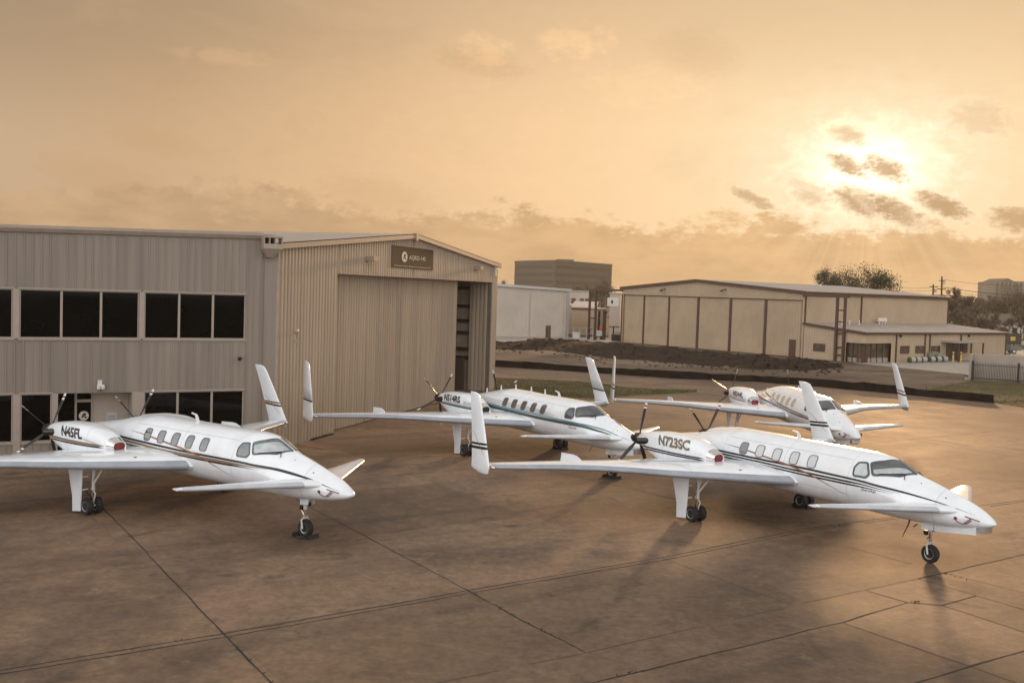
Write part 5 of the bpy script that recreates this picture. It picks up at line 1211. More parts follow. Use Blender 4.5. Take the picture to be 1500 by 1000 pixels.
a, b = FW_.hit(873.5, 465)[0], FW_.hit(864.5, 465)[0]; ladder(FW_, a, b, 7.75, 'door_outrigger', 'brown steel ladder frame between the white and the cream hangar', .1)
# lean-to office along the side wall
AX0 = FW_.P(FW_.hit(1265, 520)[0], 0); AW = Wall(AX0, (-FW_.n.x, -FW_.n.y), fd); sE = FW_.hit(1265, 520)[0]; WID = sE - FL
ZA, ZB = 3.62, 4.42; AL = 33.4
ann = empty('lean_to_office', AX0, 0, 'low cream lean-to office with grey sloping roof along the far hangar', 'building')
mb = MB(); EWd = Wall(FW_.P(FL + .02, 0, 0), fd, (-.77, -.64)); ez = lambda s: ZB + (ZA - ZB) * s / WID
d0, d1 = EWd.hit(1239, 515)[0], WID
ribs(mb, EWd, 0, d0, 0, ez, 0, .4, .12, .04); ribs(mb, EWd, d0, d1, 2.35, ez, 0, .4, .12, .04)
pf1 = AW.hit(1305, 515)[0]; ribs(mb, AW, 0, pf1, 2.35, ZA, 0, .4, .12, .04); ribs(mb, AW, pf1, AL, 0, ZA, 0, .4, .12, .04)
AE = Wall(AW.P(AL, 0, 0), (-fd.x, -fd.y), AW.d); mb.add([AE.P(0, 0), AE.P(WID, 0), AE.P(WID, ZB), AE.P(0, ZA)], [(0, 1, 2, 3)])
wp(mb, 'wall', M['cream_wall2'], ann, recalc=False)
mb = MB(); mb.loft([[AW.P(-.3 + (AL + .6) * i / 160, ZA + .06 + (.045 if i % 4 == 0 else 0), .3), AW.P(-.3 + (AL + .6) * i / 160, ZB + .06 + (.045 if i % 4 == 0 else 0), -WID)] for i in range(161)], 0, False, False, closed=False); wp(mb, 'roof', M['roof_metal'], ann, recalc=False)
mb = MB(); mb.wbox(AW, -.3, AL + .3, ZA - .18, ZA + .05, .08, .32)
mb.add([EWd.P(0, ZB - .2, .05), EWd.P(WID + .3, ZA - .2, .05), EWd.P(WID + .3, ZA + .05, .05), EWd.P(0, ZB + .05, .05), EWd.P(0, ZB - .2, .3), EWd.P(WID + .3, ZA - .2, .3), EWd.P(WID + .3, ZA + .05, .3), EWd.P(0, ZB + .05, .3)], [(4, 5, 6, 7), (0, 1, 5, 4), (3, 2, 6, 7), (1, 5, 6, 2)])
for u in (1312, 1354, 1361, 1406.5): s = AW.hit(u, 510)[0]; mb.wbox(AW, s - .13, s + .13, 0, ZA - .18, .045, .12)
mb.wbox(AW, AL - .2, AL + .05, 0, ZA - .18, .045, .1); wp(mb, 'trim', M['rust_trim'], ann)
def awin(W, u0, u1, v0, v1):
    s0, z1 = W.hit(u0, v0); s1, z0 = W.hit(u1, v1); z0 = W.hit((u0 + u1) / 2, v1)[1]; mb = MB(); t = .08
    mb.wbox(W, s0, s1, z1 - t, z1, .03, .09); mb.wbox(W, s0, s1, z0, z0 + t, .03, .09); mb.wbox(W, s0, s0 + t, z0 + t, z1 - t, .03, .09); mb.wbox(W, s1 - t, s1, z0 + t, z1 - t, .03, .09)
    f = wp(mb, 'window', M['rust_trim'], ann); mb = MB(); mb.wbox(W, s0 + t, s1 - t, z0 + t, z1 - t, .02, .05); o = mb.build('pane', M['glass_brown'], None, at=ann.location); o.parent = f; o.location = (0, 0, 0)
for q in ((1318.5, 1331, 506.5, 517.5), (1340.5, 1353, 506.5, 517), (1364, 1376, 506.5, 516.5), (1409, 1416, 502.5, 516.5)): awin(AW, *q)
awin(EWd, 1192, 1208.5, 502.5, 514.5)
# glazed corner entrance, set back behind the face
mb = MB(); mb.wbox(AW, -.4, pf1, .55, 2.35, -.5, -.4); mb.wbox(EWd, d0, d1 - .5, .55, 2.35, -.5, -.4); wp(mb, 'shopfront_glass', M['glass_brown'], ann)
mb = MB()
for k in range(6): s = -.4 + (pf1 + .4) * k / 5; mb.wbox(AW, s - .06, s + .06, 0, 2.35, -.4, -.3)
for k in range(4): s = d0 + (d1 - .4 - d0) * k / 3; mb.wbox(EWd, s - .06, s + .06, 0, 2.35, -.4, -.3)
mb.wbox(EWd, d0, d1 - .5, 1.35, 1.43, -.39, -.34); mb.wbox(AW, .0, 1.4, .0, 2.3, -.39, -.34); wp(mb, 'shopfront_frame', M['rust_trim'], ann)
mb = MB(); mb.wbox(AW, 1.4, pf1, 0, .55, -.5, -.35); mb.wbox(EWd, d0, d1 - .5, 0, .55, -.5, -.35); mb.wbox(AW, -.4, pf1, 2.36, 2.44, -.5, -.02); wp(mb, 'shopfront_base', M['concrete_pale'], ann)
for u in (1299, 1310, 1324): 
    s = AW.hit(u, 475)[0]; p = AW.P(s, ZB - .25, -WID * .72); mb = MB(); mb.lathe([(.07, 0), (.07, .75), (.09, .76), (.01, .8)], p, 'z', 10); wp(mb, 'vent_pipe', M['lamp'], ann)
mb = MB(); p = AW.P(AW.hit(1372, 470)[0], ZB - .1, -WID * .9)
for dx, rr in ((-.5, .3), (.1, .4), (.75, .32)): mb.lathe([(.12, 0), (.12, .4), (rr, .45), (rr, .75), (.02, .95)], p + AW.d * dx, 'z', 12)
wp(mb, 'roof_ventilator', M['lamp'], ann)
for u, v in ((1318, 492), (1418, 491.5)): s, z = AW.hit(u, v); mb = MB(); mb.wbox(AW, s - .14, s + .14, z - .14, z + .14, .04, .25); wp(mb, 'wall_lamp', M['iron'], ann)
# porch roof with posts
s0, s1 = AW.hit(1378, 510)[0], AW.hit(1415, 510)[0]; mb = MB(); mb.wbox(AW, s0, s1, 2.42, 2.6, .06, 2.6); wp(mb, 'porch_roof', M['steel'], ann)
for s in (s0 + .15, (s0 + s1) / 2, s1 - .15):
    mb = MB(); mb.wbox(AW, s - .08, s + .08, 0, 2.42, 2.35, 2.5); wp(mb, 'porch_post', M['rust_trim'], ann)
mb = MB(); mb.wbox(AW, s0 + 1.2, s1 - 1.3, 0, 2.3, .03, .10); wp(mb, 'porch_door', M['glass_brown'], ann)
# drums lying in a row along the lean-to
for i, u in enumerate((1318.5, 1327, 1335.5, 1347.5, 1357, 1366)):
    p = AW.P(AW.hit(u, 527)[0], 0, 1.3); ax = AW.d * .85 + Vector((.25, 0, 0)); ax.normalize(); lab = ['first', 'second', 'third', 'fourth', 'fifth', 'last'][i]
    root = empty('drum', p, 0, f'{lab} white drum with green end from the shopfront along the lean-to', 'drum', 'drums lying along the lean-to')
    mb = MB(); c0 = Vector((p.x, p.y, .36)); mb.tube([c0, c0 + ax * .30, c0 + ax * .34, c0 + ax * .75, c0 + ax * .8], [.33, .36, .34, .36, .30], 18); wp(mb, 'barrel', M['tank_white'], root, 40)
    mb = MB(); mb.tube([c0 - ax * .10, c0 - ax * .06, c0 + ax * .02], [.30, .355, .36], 18); wp(mb, 'end_cap', M['green_cap'], root, 40)
for i, u in enumerate((1372.5, 1379.5)):
    p = AW.P(AW.hit(u, 525)[0], 0, 2.2 + .4 * i); root = empty('bollard', p, 0, ['yellow bollard beside the drums at the lean-to', 'yellow bollard next to the porch post of the lean-to'][i], 'bollard', 'bollards by the porch')
    mb = MB(); mb.lathe([(.12, 0), (.12, 1.25), (.09, 1.33), (.01, 1.36)], p, 'z', 14); wp(mb, 'post', M['yellow'], root, 50); mb = MB(); mb.lathe([(.128, 1.0), (.128, 1.12)], p, 'z', 14); wp(mb, 'band', M['iron'], root, 50)
p = AW.P(AW.hit(1361, 520)[0], 0, .7); root = empty('air_conditioner', p, 0, 'grey condenser cabinet against the lean-to wall behind the drums', 'air conditioner')
mb = MB(); mb.wbox(AW, AW.hit(1357, 520)[0], AW.hit(1364, 520)[0], .1, 1.25, .25, 1.0); wp(mb, 'cabinet', M['steel'], root); mb = MB()
for k in range(6): mb.wbox(AW, AW.hit(1357.5, 520)[0], AW.hit(1363.5, 520)[0], .25 + .16 * k, .31 + .16 * k, 1.0, 1.03)
wp(mb, 'grille', M['iron'], root)

# ---- white hangar on the left of the gap
WA, WB_ = gnd(722, 494.3), gnd(832, 495.5); wd = (WB_ - WA); wd.z = 0; wd.normalize(); WW = Wall(WA, wd, (.3, -1)); WLn = (WB_ - WA).length
wh_ = empty('hangar', WA, 0, 'distant white metal hangar with grey eaves, left of the gap between the far hangars', 'hangar')
z0_, z1_ = WW.hit(727, 416)[1], WW.hit(832, 424)[1]; wz = lambda s: z0_ + (z1_ - z0_) * s / WLn
mb = MB(); ribs(mb, WW, -9, WLn, 0, wz, 0, .45, .08, .03); W3 = Wall(WB_, (-WW.n.x, -WW.n.y), wd); ribs(mb, W3, 0, 25, 0, z1_, 0, .45); mb.add([WW.P(-9, 0, -25), WW.P(WLn, 0, -25), WW.P(WLn, z1_, -25), WW.P(-9, wz(-9), -25)], [(0, 1, 2, 3)]); wp(mb, 'wall', M['white_wall'], wh_, recalc=False)
mb = MB(); mb.add([WW.P(-9.3, wz(-9.3) + .1, .3), WW.P(WLn + .3, wz(WLn + .3) + .1, .3), WW.P(WLn + .3, wz(WLn + .3) + .5, -25), WW.P(-9.3, wz(-9.3) + .5, -25)], [(0, 1, 2, 3)]); wp(mb, 'roof', M['roof_metal'], wh_, recalc=False)
mb = MB(); mb.add([WW.P(-9.3, wz(-9.3) - .3, .31), WW.P(WLn + .3, wz(WLn + .3) - .3, .31), WW.P(WLn + .3, wz(WLn + .3) + .09, .31), WW.P(-9.3, wz(-9.3) + .09, .31), WW.P(-9.3, wz(-9.3) - .3, .1), WW.P(WLn + .3, wz(WLn + .3) - .3, .1), WW.P(WLn + .3, wz(WLn + .3) + .09, .1), WW.P(-9.3, wz(-9.3) + .09, .1)], [(0, 1, 2, 3), (0, 1, 5, 4), (1, 2, 6, 5)]); mb.wbox(WW, WLn - .5, WLn + .02, 0, z1_ - .3, .04, .12); wp(mb, 'trim', M['steel'], wh_)
a = WW.hit(775, 470)[0]
for s0, s1 in ((-8, a), (a, WLn - .9)):
    mb = MB(); ribs(mb, WW, s0 + .1, s1 - .1, .15, wz(s1) - 1.0, .10, .45, .08, .03); mb.wbox(WW, s0 + .1, s1 - .1, .15, wz(s1) - 1.0, .04, .095); wp(mb, 'sliding_door', M['white_wall'], wh_)
s0, zt_ = WW.hit(799, 476.5); s1 = WW.hit(806, 476.5)[0]; mb = MB(); mb.wbox(WW, s0, s1, .0, zt_, .14, .19); wp(mb, 'personnel_door', M['glass_brown'], wh_)

# ---- small buildings and clutter in the gap
def box_building(name, label, W, s0, s1, zt, dep, mt, roofm, win=(), slope=0.0, trim=None, over=.2, z0=0.0):
    root = empty(name, W.P(s0, z0, 0), 0, label, 'building')
    mb = MB(); ribs(mb, W, s0, s1, z0, zt, 0, .45, .08, .03); mb.quad(W.P(s1, z0, 0), W.P(s1, z0, -dep), W.P(s1, zt + slope, -dep), W.P(s1, zt, 0)); mb.quad(W.P(s0, z0, 0), W.P(s0, z0, -dep), W.P(s0, zt + slope, -dep), W.P(s0, zt, 0)); mb.quad(W.P(s0, z0, -dep), W.P(s1, z0, -dep), W.P(s1, zt + slope, -dep), W.P(s0, zt + slope, -dep)); wp(mb, 'wall', M[mt], root, recalc=False)
    mb = MB(); a = [W.P(s0 - over, zt, over), W.P(s1 + over, zt, over), W.P(s1 + over, zt + slope, -dep), W.P(s0 - over, zt + slope, -dep)]; mb.loft([a, [p + Vector((0, 0, .16)) for p in a]]); wp(mb, 'roof', M[roofm], root)
    if trim: mb = MB(); mb.wbox(W, s0 - over, s1 + over, zt - .24, zt - .02, .05, over - .02); wp(mb, 'trim', M[trim], root)
    for (u0, u1, v0, v1) in win:
        a_, zz1 = W.hit(u0, v0); b_, zz0 = W.hit(u1, v1); mb = MB(); mb.wbox(W, a_, b_, zz0, zz1, .02, .08); wp(mb, 'window', M['glass_brown'], root)
    return root
def facing(u, v, Y, ang):                                    # wall through a pixel at a given distance, turned by an angle
    p = at_depth(u, v, Y); return Wall((p.x, p.y), (math.cos(R(ang)), math.sin(R(ang))), (0, -1))
W1 = facing(836, 490, 178, -6); a, b = W1.hit(837, 480)[0], W1.hit(871, 480)[0]; box_building('shed', 'low beige metal shed with pale flat roof in the gap between the far hangars', W1, a, b, W1.hit(850, 451)[1], 14, 'cream_wall2', 'white_wall', slope=.9, trim='rust_trim')
W2 = facing(871, 490, 176, 35); a, b = W2.hit(871.5, 480)[0], W2.hit(887, 480)[0]; box_building('shed', 'narrow pale end of a shed with dark posts beside the ladder frame', W2, a, b, W2.hit(875, 453)[1], 10, 'white_wall', 'white_wall', [(876, 878, 455, 490)], slope=.6)
W4 = facing(836, 490, 205, 3); a, b = W4.hit(830, 440)[0], W4.hit(865, 440)[0]; box_building('warehouse', 'pale two storey building with dark upper windows behind the shed in the gap', W4, a, b, W4.hit(850, 426.5)[1], 18, 'white_wall', 'roof_metal', [(837, 843, 436.5, 445), (849.5, 855, 437, 446.5), (857, 862, 437, 447)])
W5 = facing(900, 490, 172, -8); a, b = W5.hit(893, 450)[0], W5.hit(909, 450)[0]; r_ = box_building('shed', 'tall narrow white shed against the left end of the cream hangar', W5, a, b, W5.hit(900, 430)[1], 8, 'white_wall', 'white_wall', [])
s, z = W5.hit(898, 442); mb = MB(); mb.lathe([(.35, 0), (.35, .06)], W5.P(s, z, .06), 'y', 16); wp(mb, 'fan', M['iron'], r_); mb = MB(); mb.wbox(W5, s - .95, s + .95, z - .75, z + .7, .02, .06); wp(mb, 'fan_panel', M['lamp'], r_)
p = gnd(876, 497); root = empty('work_cart', p, 0, 'small work cart with an orange-red tank in the gap between the far hangars', 'cart')
mb = MB(); mb.box((p.x, p.y, .8), (1.6, .8, .5)); mb.box((p.x + .2, p.y, 1.25), (1.0, .7, .4)); wp(mb, 'body', M['steel'], root); mb = MB(); mb.lathe([(.02, 0), (.32, .05), (.34, .5), (.2, .62), (.02, .66)], (p.x + .5, p.y, 1.45), 'z', 14); wp(mb, 'tank', M['orange'], root, 50)
for dx in (-.5, .5): mb = MB(); mb.lathe([(.05, -.08), (.3, -.08), (.3, .08), (.05, .08)], (p.x + dx, p.y - .45, .3), 'y', 16); wp(mb, 'wheel', M['rubber'], root, 40)
p = gnd(884.5, 497.5); root = empty('gate_post', p, 0, 'thick dark post standing beside the narrow shed in the gap', 'post'); mb = MB(); mb.lathe([(.28, 0), (.28, 4.4), (.36, 4.42), (.36, 4.6), (.02, 4.7)], p, 'z', 12); wp(mb, 'shaft', M['wood'], root)
p = gnd(899, 499); root = empty('work_table', p, 0, 'dark bench-like stand in front of the tall narrow white shed', 'stand'); mb = MB(); mb.box((p.x, p.y, 2.2), (1.6, 1.0, .15)); mb.box((p.x - .1, p.y, 1.1), (.2, .2, 2.2)); mb.box((p.x + .3, p.y, .5), (1.3, .9, 1.0)); wp(mb, 'frame', M['iron'], root); mb = MB(); mb.box((p.x + .6, p.y - .3, 1.25), (.9, .5, .4)); wp(mb, 'crate', M['trim'], root)
p = gnd(844, 497); root = empty('air_conditioner', p, 0, 'grey condenser cabinet in front of the low beige shed in the gap', 'air conditioner'); mb = MB(); mb.box((p.x, p.y, .65), (1.2, 1, 1.1)); wp(mb, 'cabinet', M['steel'], root); mb = MB(); mb.lathe([(.45, 0), (.45, .04)], (p.x, p.y, 1.2), 'z', 16); wp(mb, 'grille', M['iron'], root)
fp = [gnd(831, 496.5), gnd(868, 498.5)]; root = empty('chain_link_fence', fp[0], 0, 'thin wire fence with posts in front of the low beige shed', 'fence')
for k in range(5): q = fp[0].lerp(fp[1], k / 4); mb = MB(); mb.tube([q, q + Vector((0, 0, 1.9))], .045, 6); wp(mb, 'post', M['steel'], root)
mb = MB()
for h in (1.85, 1.0, .1): mb.tube([fp[0] + Vector((0, 0, h)), fp[1] + Vector((0, 0, h))], .025, 5)
wp(mb, 'rail', M['steel'], root)

# ---- big brown office block far behind
c0, c1, c2 = at_depth(753, 420, 560), at_depth(811.5, 420, 520), at_depth(895.5, 420, 565); zt_ = at_depth(753, 383.5, 560).z; zt2 = at_depth(811.5, 382, 520).z
blk = empty('office_block', c1, 0, 'large flat roofed brown office block rising behind the white hangar', 'building'); ztb = (zt_ + zt2) / 2
mb = MB(); bk = c0 + (c2 - c1); base = [Vector((q.x, q.y, 0)) for q in (c0, c1, c2, bk)]; mb.loft([base, [q + Vector((0, 0, ztb)) for q in base]]); wp(mb, 'wall', M['far_tan'], blk)
for (p, q) in ((c0, c1), (c1, c2)):
    Wq = Wall(p, (q.x - p.x, q.y - p.y), (0, -1)); L = (Vector((q.x - p.x, q.y - p.y, 0))).length
    for k in range(5): mb = MB(); z = ztb * (.93 - .17 * k); mb.wbox(Wq, L * .04, L * .96, z - 1.9, z - .4, .03, .12); wp(mb, 'window_band', M['far_dark'], blk)
mb = MB(); top = [q + Vector((0, 0, ztb)) for q in base]; cen = sum(top, Vector()) / 4; mb.loft([[cen + (q - cen) * 1.006 + Vector((0, 0, -.6)) for q in top], [cen + (q - cen) * 1.006 + Vector((0, 0, .5)) for q in top]]); mb.box(cen + Vector((0, -12, 1.0)), (9, 9, 1.6)); wp(mb, 'parapet', M['far_tan'], blk)
# ---- pale stone tower block on the right
YT = 620
tw = at_depth(1478, 440, YT); twr = empty('tower_block', (tw.x, tw.y, 0), 0, 'pale stone tower block with stepped top and a small peaked roof beyond the trees', 'building')
def tb(u0, u1, v1, dy=0, d=24): a, b = at_depth(u0, 440, YT + dy), at_depth(u1, 440, YT + dy); z = at_depth((u0 + u1) / 2, v1, YT + dy).z; return (a.x + b.x) / 2, (b.x - a.x), z, a.y, d
for (u0, u1, v1, dy) in ((1457.5, 1463, 412.5, 3), (1463, 1487, 413, 0), (1487, 1491, 419, 1), (1491, 1530, 412.5, -1)):
    x, w_, z, y, d = tb(u0, u1, v1, dy); mb = MB(); mb.box((x, y + d / 2, z / 2), (w_, d, z)); wp(mb, 'wall', M['far_stone'], twr)
x, w_, z, y, d = tb(1463, 1487, 413, 0); zp = at_depth(1472.5, 407.5, YT).z; mb = MB(); mb.add([(x - w_ / 2, y, z), (x + w_ / 2, y, z), (x + w_ / 2, y + d, z), (x - w_ / 2, y + d, z), (x, y, zp), (x, y + d, zp)], [(0, 1, 4), (2, 3, 5), (0, 4, 5, 3), (1, 2, 5, 4)]); wp(mb, 'roof', M['far_tan'], twr)
for u in (1460, 1467, 1473, 1479, 1485, 1495):
    mb = MB(); a = at_depth(u, 440, YT - 2); mb.box((a.x, a.y, at_depth(u, 430, YT).z - 4), (1.2, .3, 22)); wp(mb, 'window_strip', M['far_dark'], twr)

# ---- right-hand edge: white wall, iron fence, car, poles
RA, RB = gnd(1418.5, 555), gnd(1540, 562.5); rw = Wall(RA, (RB.x - RA.x, RB.y - RA.y), (0, -1)); hL = rw.hit(1419, 518)[1]; LN = (RB - RA).length
wall_ = empty('garden_wall', RA, 0, 'low white rendered wall on a concrete kerb at the right edge', 'wall')
mb = MB(); mb.wbox(rw, 0, LN, .0, hL, -.9, -.6); mb.wbox(rw, 0, .3, 0, hL, -.6, .0); wp(mb, 'render', M['render_wall'], wall_); mb = MB(); mb.wbox(rw, -.3, LN, 0, .16, .05, .75); wp(mb, 'kerb', M['concrete_pale'], wall_)
def ifence(W, s0, s1, h, n, d, label, pw=.12, posts=()):
    root = empty('iron_fence', W.P(s0, 0, d), 0, label, 'fence', 'black iron fences'); mb = MB()
    for k in range(n + 1): s = s0 + (s1 - s0) * k / n; mb.wbox(W, s - .018, s + .018, .12, h, d - .018, d + .018)
    wp(mb, 'pickets', M['iron'], root)
    for z in (.2, h - .25): mb = MB(); mb.wbox(W, s0, s1, z - .03, z + .03, d - .03, d + .03); wp(mb, 'rail', M['iron'], root)
    for s in posts: mb = MB(); mb.wbox(W, s - pw, s + pw, 0, h + .15, d - pw, d + pw); wp(mb, 'post', M['iron'], root)
s1, s2 = rw.hit(1425.5, 540)[0], rw.hit(1492, 545)[0]; ifence(rw, s1, LN, 1.75, int((LN - s1) / .14), .9, 'black iron fence with square posts in front of the low white wall', .11, (s1, s2))
bw = Wall(gnd(1410, 519), (1, .25), (0, -1)); s2 = bw.hit(1480, 515)[0]; ifence(bw, 0, s2, 2.0, 60, 0, 'black iron fence beside the porch, behind the low white wall', .08, (bw.hit(1426, 512)[0], bw.hit(1446, 512)[0], s2 * .8))
# dark pickup parked beyond the lean-to
def pickup(p, rz):
    root = empty('pickup_truck', p, rz, 'dark pickup truck parked beyond the end of the lean-to', 'pickup truck')
    prof = [(-2.6, .55), (-2.65, 1.15), (-.95, 1.18), (-.75, 1.75), (.55, 1.78), (1.25, 1.2), (2.45, 1.08), (2.6, .9), (2.6, .5)]
    mb = MB(); rows = []
    for y, k in ((-.95, .97), (-.88, 1), (.88, 1), (.95, .97)): rows.append([(x * (1 if z < 1.3 else .98), y * (1 if z < 1.25 else .82), .5 + (z - .5) * k) for x, z in prof])
    mb.loft(rows); mb.build('body', M['car_black'], root, 40)
    for s in (-1, 1):
        mb = MB(); mb.add([(-.62, s * .83, 1.30), (.95, s * .86, 1.28), (.48, s * .77, 1.68), (-.55, s * .76, 1.68)], [(0, 1, 2, 3)]); mb.build('window', M['glass_dark'], root)
        for x in (-1.6, 1.65):
            mb = MB(); mb.lathe([(.1, -.12), (.36, -.12), (.38, 0), (.36, .12), (.1, .12)], (x, s * .84, .38), 'y', 20); w = mb.build('wheel', M['rubber'], root, 40); mb = MB(); mb.lathe([(.02, -.13), (.22, -.128), (.22, .128), (.02, .13)], (x, s * .84, .38), 'y', 16); mb.build('rim', M['steel'], w)
        mb = MB(); mb.box((2.58, s * .72, .92), (.08, .36, .18)); mb.build('headlight', M['lamp'], root)
    mb = MB(); mb.add([(.62, -.74, 1.72), (.62, .74, 1.72), (1.24, .82, 1.26), (1.24, -.82, 1.26)], [(0, 1, 2, 3)]); mb.build('windscreen', M['glass_dark'], root)
pickup(gnd(1466, 517), R(-8))
p = gnd(1484.5, 516); root = empty('small_sign', p, 0, 'small orange lit sign on a thin post behind the low white wall', 'sign'); zt_ = at_depth(1484.5, 495, p.y).z; mb = MB(); mb.tube([p, (p.x, p.y, zt_ + .3)], .09, 8); wp(mb, 'post', M['iron'], root); mb = MB(); w_ = .45; mb.box((p.x - .25, p.y - .1, zt_ - .1), (.75, .12, .65)); wp(mb, 'panel', M['yellow'], root)
p = gnd(1472, 496); root = empty('house', p, 0, 'small pale house among the bare trees at the right edge', 'house')
mb = MB(); mb.box((p.x, p.y + 5, 1.7), (9, 8, 3.4)); wp(mb, 'wall', M['white_wall'], root); mb = MB(); mb.add([(p.x - 5.2, p.y + .4, 3.3), (p.x + 5.2, p.y + .4, 3.3), (p.x + 5.2, p.y + 9.6, 3.3), (p.x - 5.2, p.y + 9.6, 3.3), (p.x - 5.2, p.y + 5, 5.6), (p.x + 5.2, p.y + 5, 5.6)], [(0, 1, 5, 4), (2, 3, 4, 5), (0, 4, 3), (1, 2, 5)]); wp(mb, 'roof', M['far_tan'], root)
for dx in (-2.6, 0, 2.6): mb = MB(); mb.box((p.x + dx, p.y + .96, 1.9), (1.1, .1, 1.3)); wp(mb, 'window', M['glass_dark'], root)
fq = [gnd(1456, 503), gnd(1496, 505)]; root = empty('board_fence', fq[0], 0, 'long low brown board fence beyond the pickup truck', 'fence'); Wq = Wall(fq[0], (fq[1].x - fq[0].x, fq[1].y - fq[0].y), (0, -1)); L = (fq[1] - fq[0]).length; mb = MB(); mb.wbox(Wq, 0, L, .0, 1.9, -.1, .05); mb.wbox(Wq, 0, L, 1.9, 2.1, -.15, .1); wp(mb, 'boards', M['wood'], root)
def upole(u, vb, vt, Y, label, arms):
    p = at_depth(u, vb, Y); p = Vector((p.x, p.y, 0)); q = at_depth(u + (vb - vt) * .012, vt, Y); root = empty('utility_pole', p, 0, label, 'utility pole', 'utility poles')
    mb = MB(); mb.tube([p, q], [.28, .18], 10); wp(mb, 'shaft', M['pole'], root)
    for v, w_ in arms: z = at_depth(u, v, Y).z; mb = MB(); mb.box((q.x, q.y - .25, z), (w_, .16, .18)); wp(mb, 'crossarm', M['pole'], root)
    mb = MB(); mb.lathe([(.02, -.5), (.28, -.5), (.28, .45), (.02, .5)], (q.x + .55, q.y - .1, at_depth(u, vt + 9, Y).z), 'z', 12); wp(mb, 'transformer', M['steel'], root)
    return q
q1 = upole(1379, 470, 405, 250, 'tall utility pole with three crossarms beyond the cream hangar', [(411, 1.6), (423, 2.2), (432.5, 5.6)])
q2 = upole(1366.5, 470, 416.5, 252, 'shorter utility pole behind the far corner of the cream hangar', [(420, 2.0)])
for i, (u0, v0, u1, v1, sag, lab) in enumerate(((1300, 419, 1379, 418.5, 2, 'upper thin cable left of the tall utility pole'), (1300, 424.5, 1379, 423.5, 1.5, 'lower thin cable left of the tall utility pole'), (1379, 409, 1560, 416, 3, 'uppermost thin cable right of the tall utility pole'), (1379, 420, 1560, 434, 2.5, 'thicker cable right of the tall utility pole'), (1379, 424, 1560, 438, 2.5, 'lowest thin cable right of the tall utility pole'))):
    a, b = at_depth(u0, v0, 250), at_depth(u1, v1, 250); mb = MB(); pts = [a.lerp(b, k / 16) - Vector((0, 0, sag * .3 * 4 * (k / 16) * (1 - k / 16))) for k in range(17)]; mb.tube(pts, .035 if i != 3 else .07, 5); tag(mb.build('power_cable', M['iron'], at=a), lab, 'cable', 'power cables')

# ------------------------------------------------------------------ trees
def tree_parts(h, cr, seedv, leafy, mt, density=1.0, base=.35, flat=.75):
    rng = random.Random(seedv); tr = MB(); cw = MB(); tips = []
    th_ = h * base
    tr.tube([(0, 0, -.1), (rng.gauss(0, .1), rng.gauss(0, .1), th_ * .5), (rng.gauss(0, .2), rng.gauss(0, .2), th_)], [h * .032, h * .024, h * .02], 8)
    def grow(p, d, l, r_, lvl):
        q = p + d * l; mid = p + d * l * .5 + Vector((rng.gauss(0, l * .06), rng.gauss(0, l * .06), rng.gauss(0, l * .05)))
        (tr if lvl < 2 else cw if not leafy else tr).tube([p, mid, q], [r_, r_ * .8, r_ * .55], 5 if lvl < 2 else 3, 0, False)
        if lvl >= (3 if leafy else 4): tips.append(q); return
        for _ in range(rng.choice((3, 3, 4)) if lvl < 2 else rng.choice((2, 3))):
            nd = (d + Vector((rng.gauss(0, .55), rng.gauss(0, .55), rng.gauss(.12 if not leafy else 0, .35)))).normalized(); grow(q, nd, l * rng.uniform(.58, .82), max(r_ * .55, .05), lvl + 1)
        tips.append(q)
    for k in range(6):
        a = 2 * math.pi * k / 6 + rng.uniform(-.4, .4); e = rng.uniform(.35, 1.15); d = Vector((math.cos(a) * math.cos(e), math.sin(a) * math.cos(e), math.sin(e))); grow(Vector((0, 0, th_ * rng.uniform(.8, 1.0))), d, cr * rng.uniform(.36, .5), h * .012, 0)
    if leafy:
        for t in tips:
            for _ in range(int(24 * density)):
                v = Vector((rng.gauss(0, 1), rng.gauss(0, 1), rng.gauss(0, .7))) * cr * .125; c = t + v; s_ = cr * rng.uniform(.012, .032); n = Vector((rng.gauss(0, 1), rng.gauss(0, 1), rng.gauss(.4, 1))).normalized(); a = n.orthogonal().normalized(); b = n.cross(a)
                cw.add([c - a * s_, c + b * s_ * .6, c + a * s_, c - b * s_ * .6], [(0, 1, 2, 3)])
    else:
        for t in tips:
            for _ in range(int(9 * density)):
                d = Vector((rng.gauss(0, 1), rng.gauss(0, 1), rng.gauss(.5, .9))).normalized() * cr * rng.uniform(.08, .20); sd = d.orthogonal().normalized() * cr * .011; cw.add([t - sd, t + sd, t + d], [(0, 1, 2)])
    zs = [p[2] for p in cw.v]; k = h / sorted(zs)[int(len(zs) * .985)]; 
    for mm in (tr, cw): mm.v = [(p[0] * (1.0), p[1], p[2] * k) for p in mm.v]
    return tr, cw
def plant(name, u, vb, vt, Y, cr_px, seedv, leafy, mt, label, density=1.0, base=.35, group='trees beyond the far hangars'):
    p = at_depth(u, vb, Y); p = Vector((p.x, p.y, 0)); h = at_depth(u, vt, Y).z; cr = cr_px / CAM_F * Y
    tr, cw = tree_parts(h, cr, seedv, leafy, mt, density, base); root = empty(name, p, 0, label, 'tree', group)
    tr.build('trunk', M['bark'], root, None, False); cw.build('crown', M[mt], root, None, False)
plant('oak_tree', 1262, 470, 394, 205, 46, 29, True, 'leaf_dark', 'broad dark leafy tree showing above the ridge of the cream hangar', 1.5, .5)
plant('oak_tree', 1214, 470, 396, 215, 24, 27, True, 'leaf_dark', 'smaller round leafy tree left of the broad one above the cream hangar roof', 1.3, .5)
plant('oak_tree', 880, 470, 411, 330, 24, 23, True, 'leaf_brown', 'rounded dark tree in front of the brown office block, next to the cream hangar', 1.3, .4)
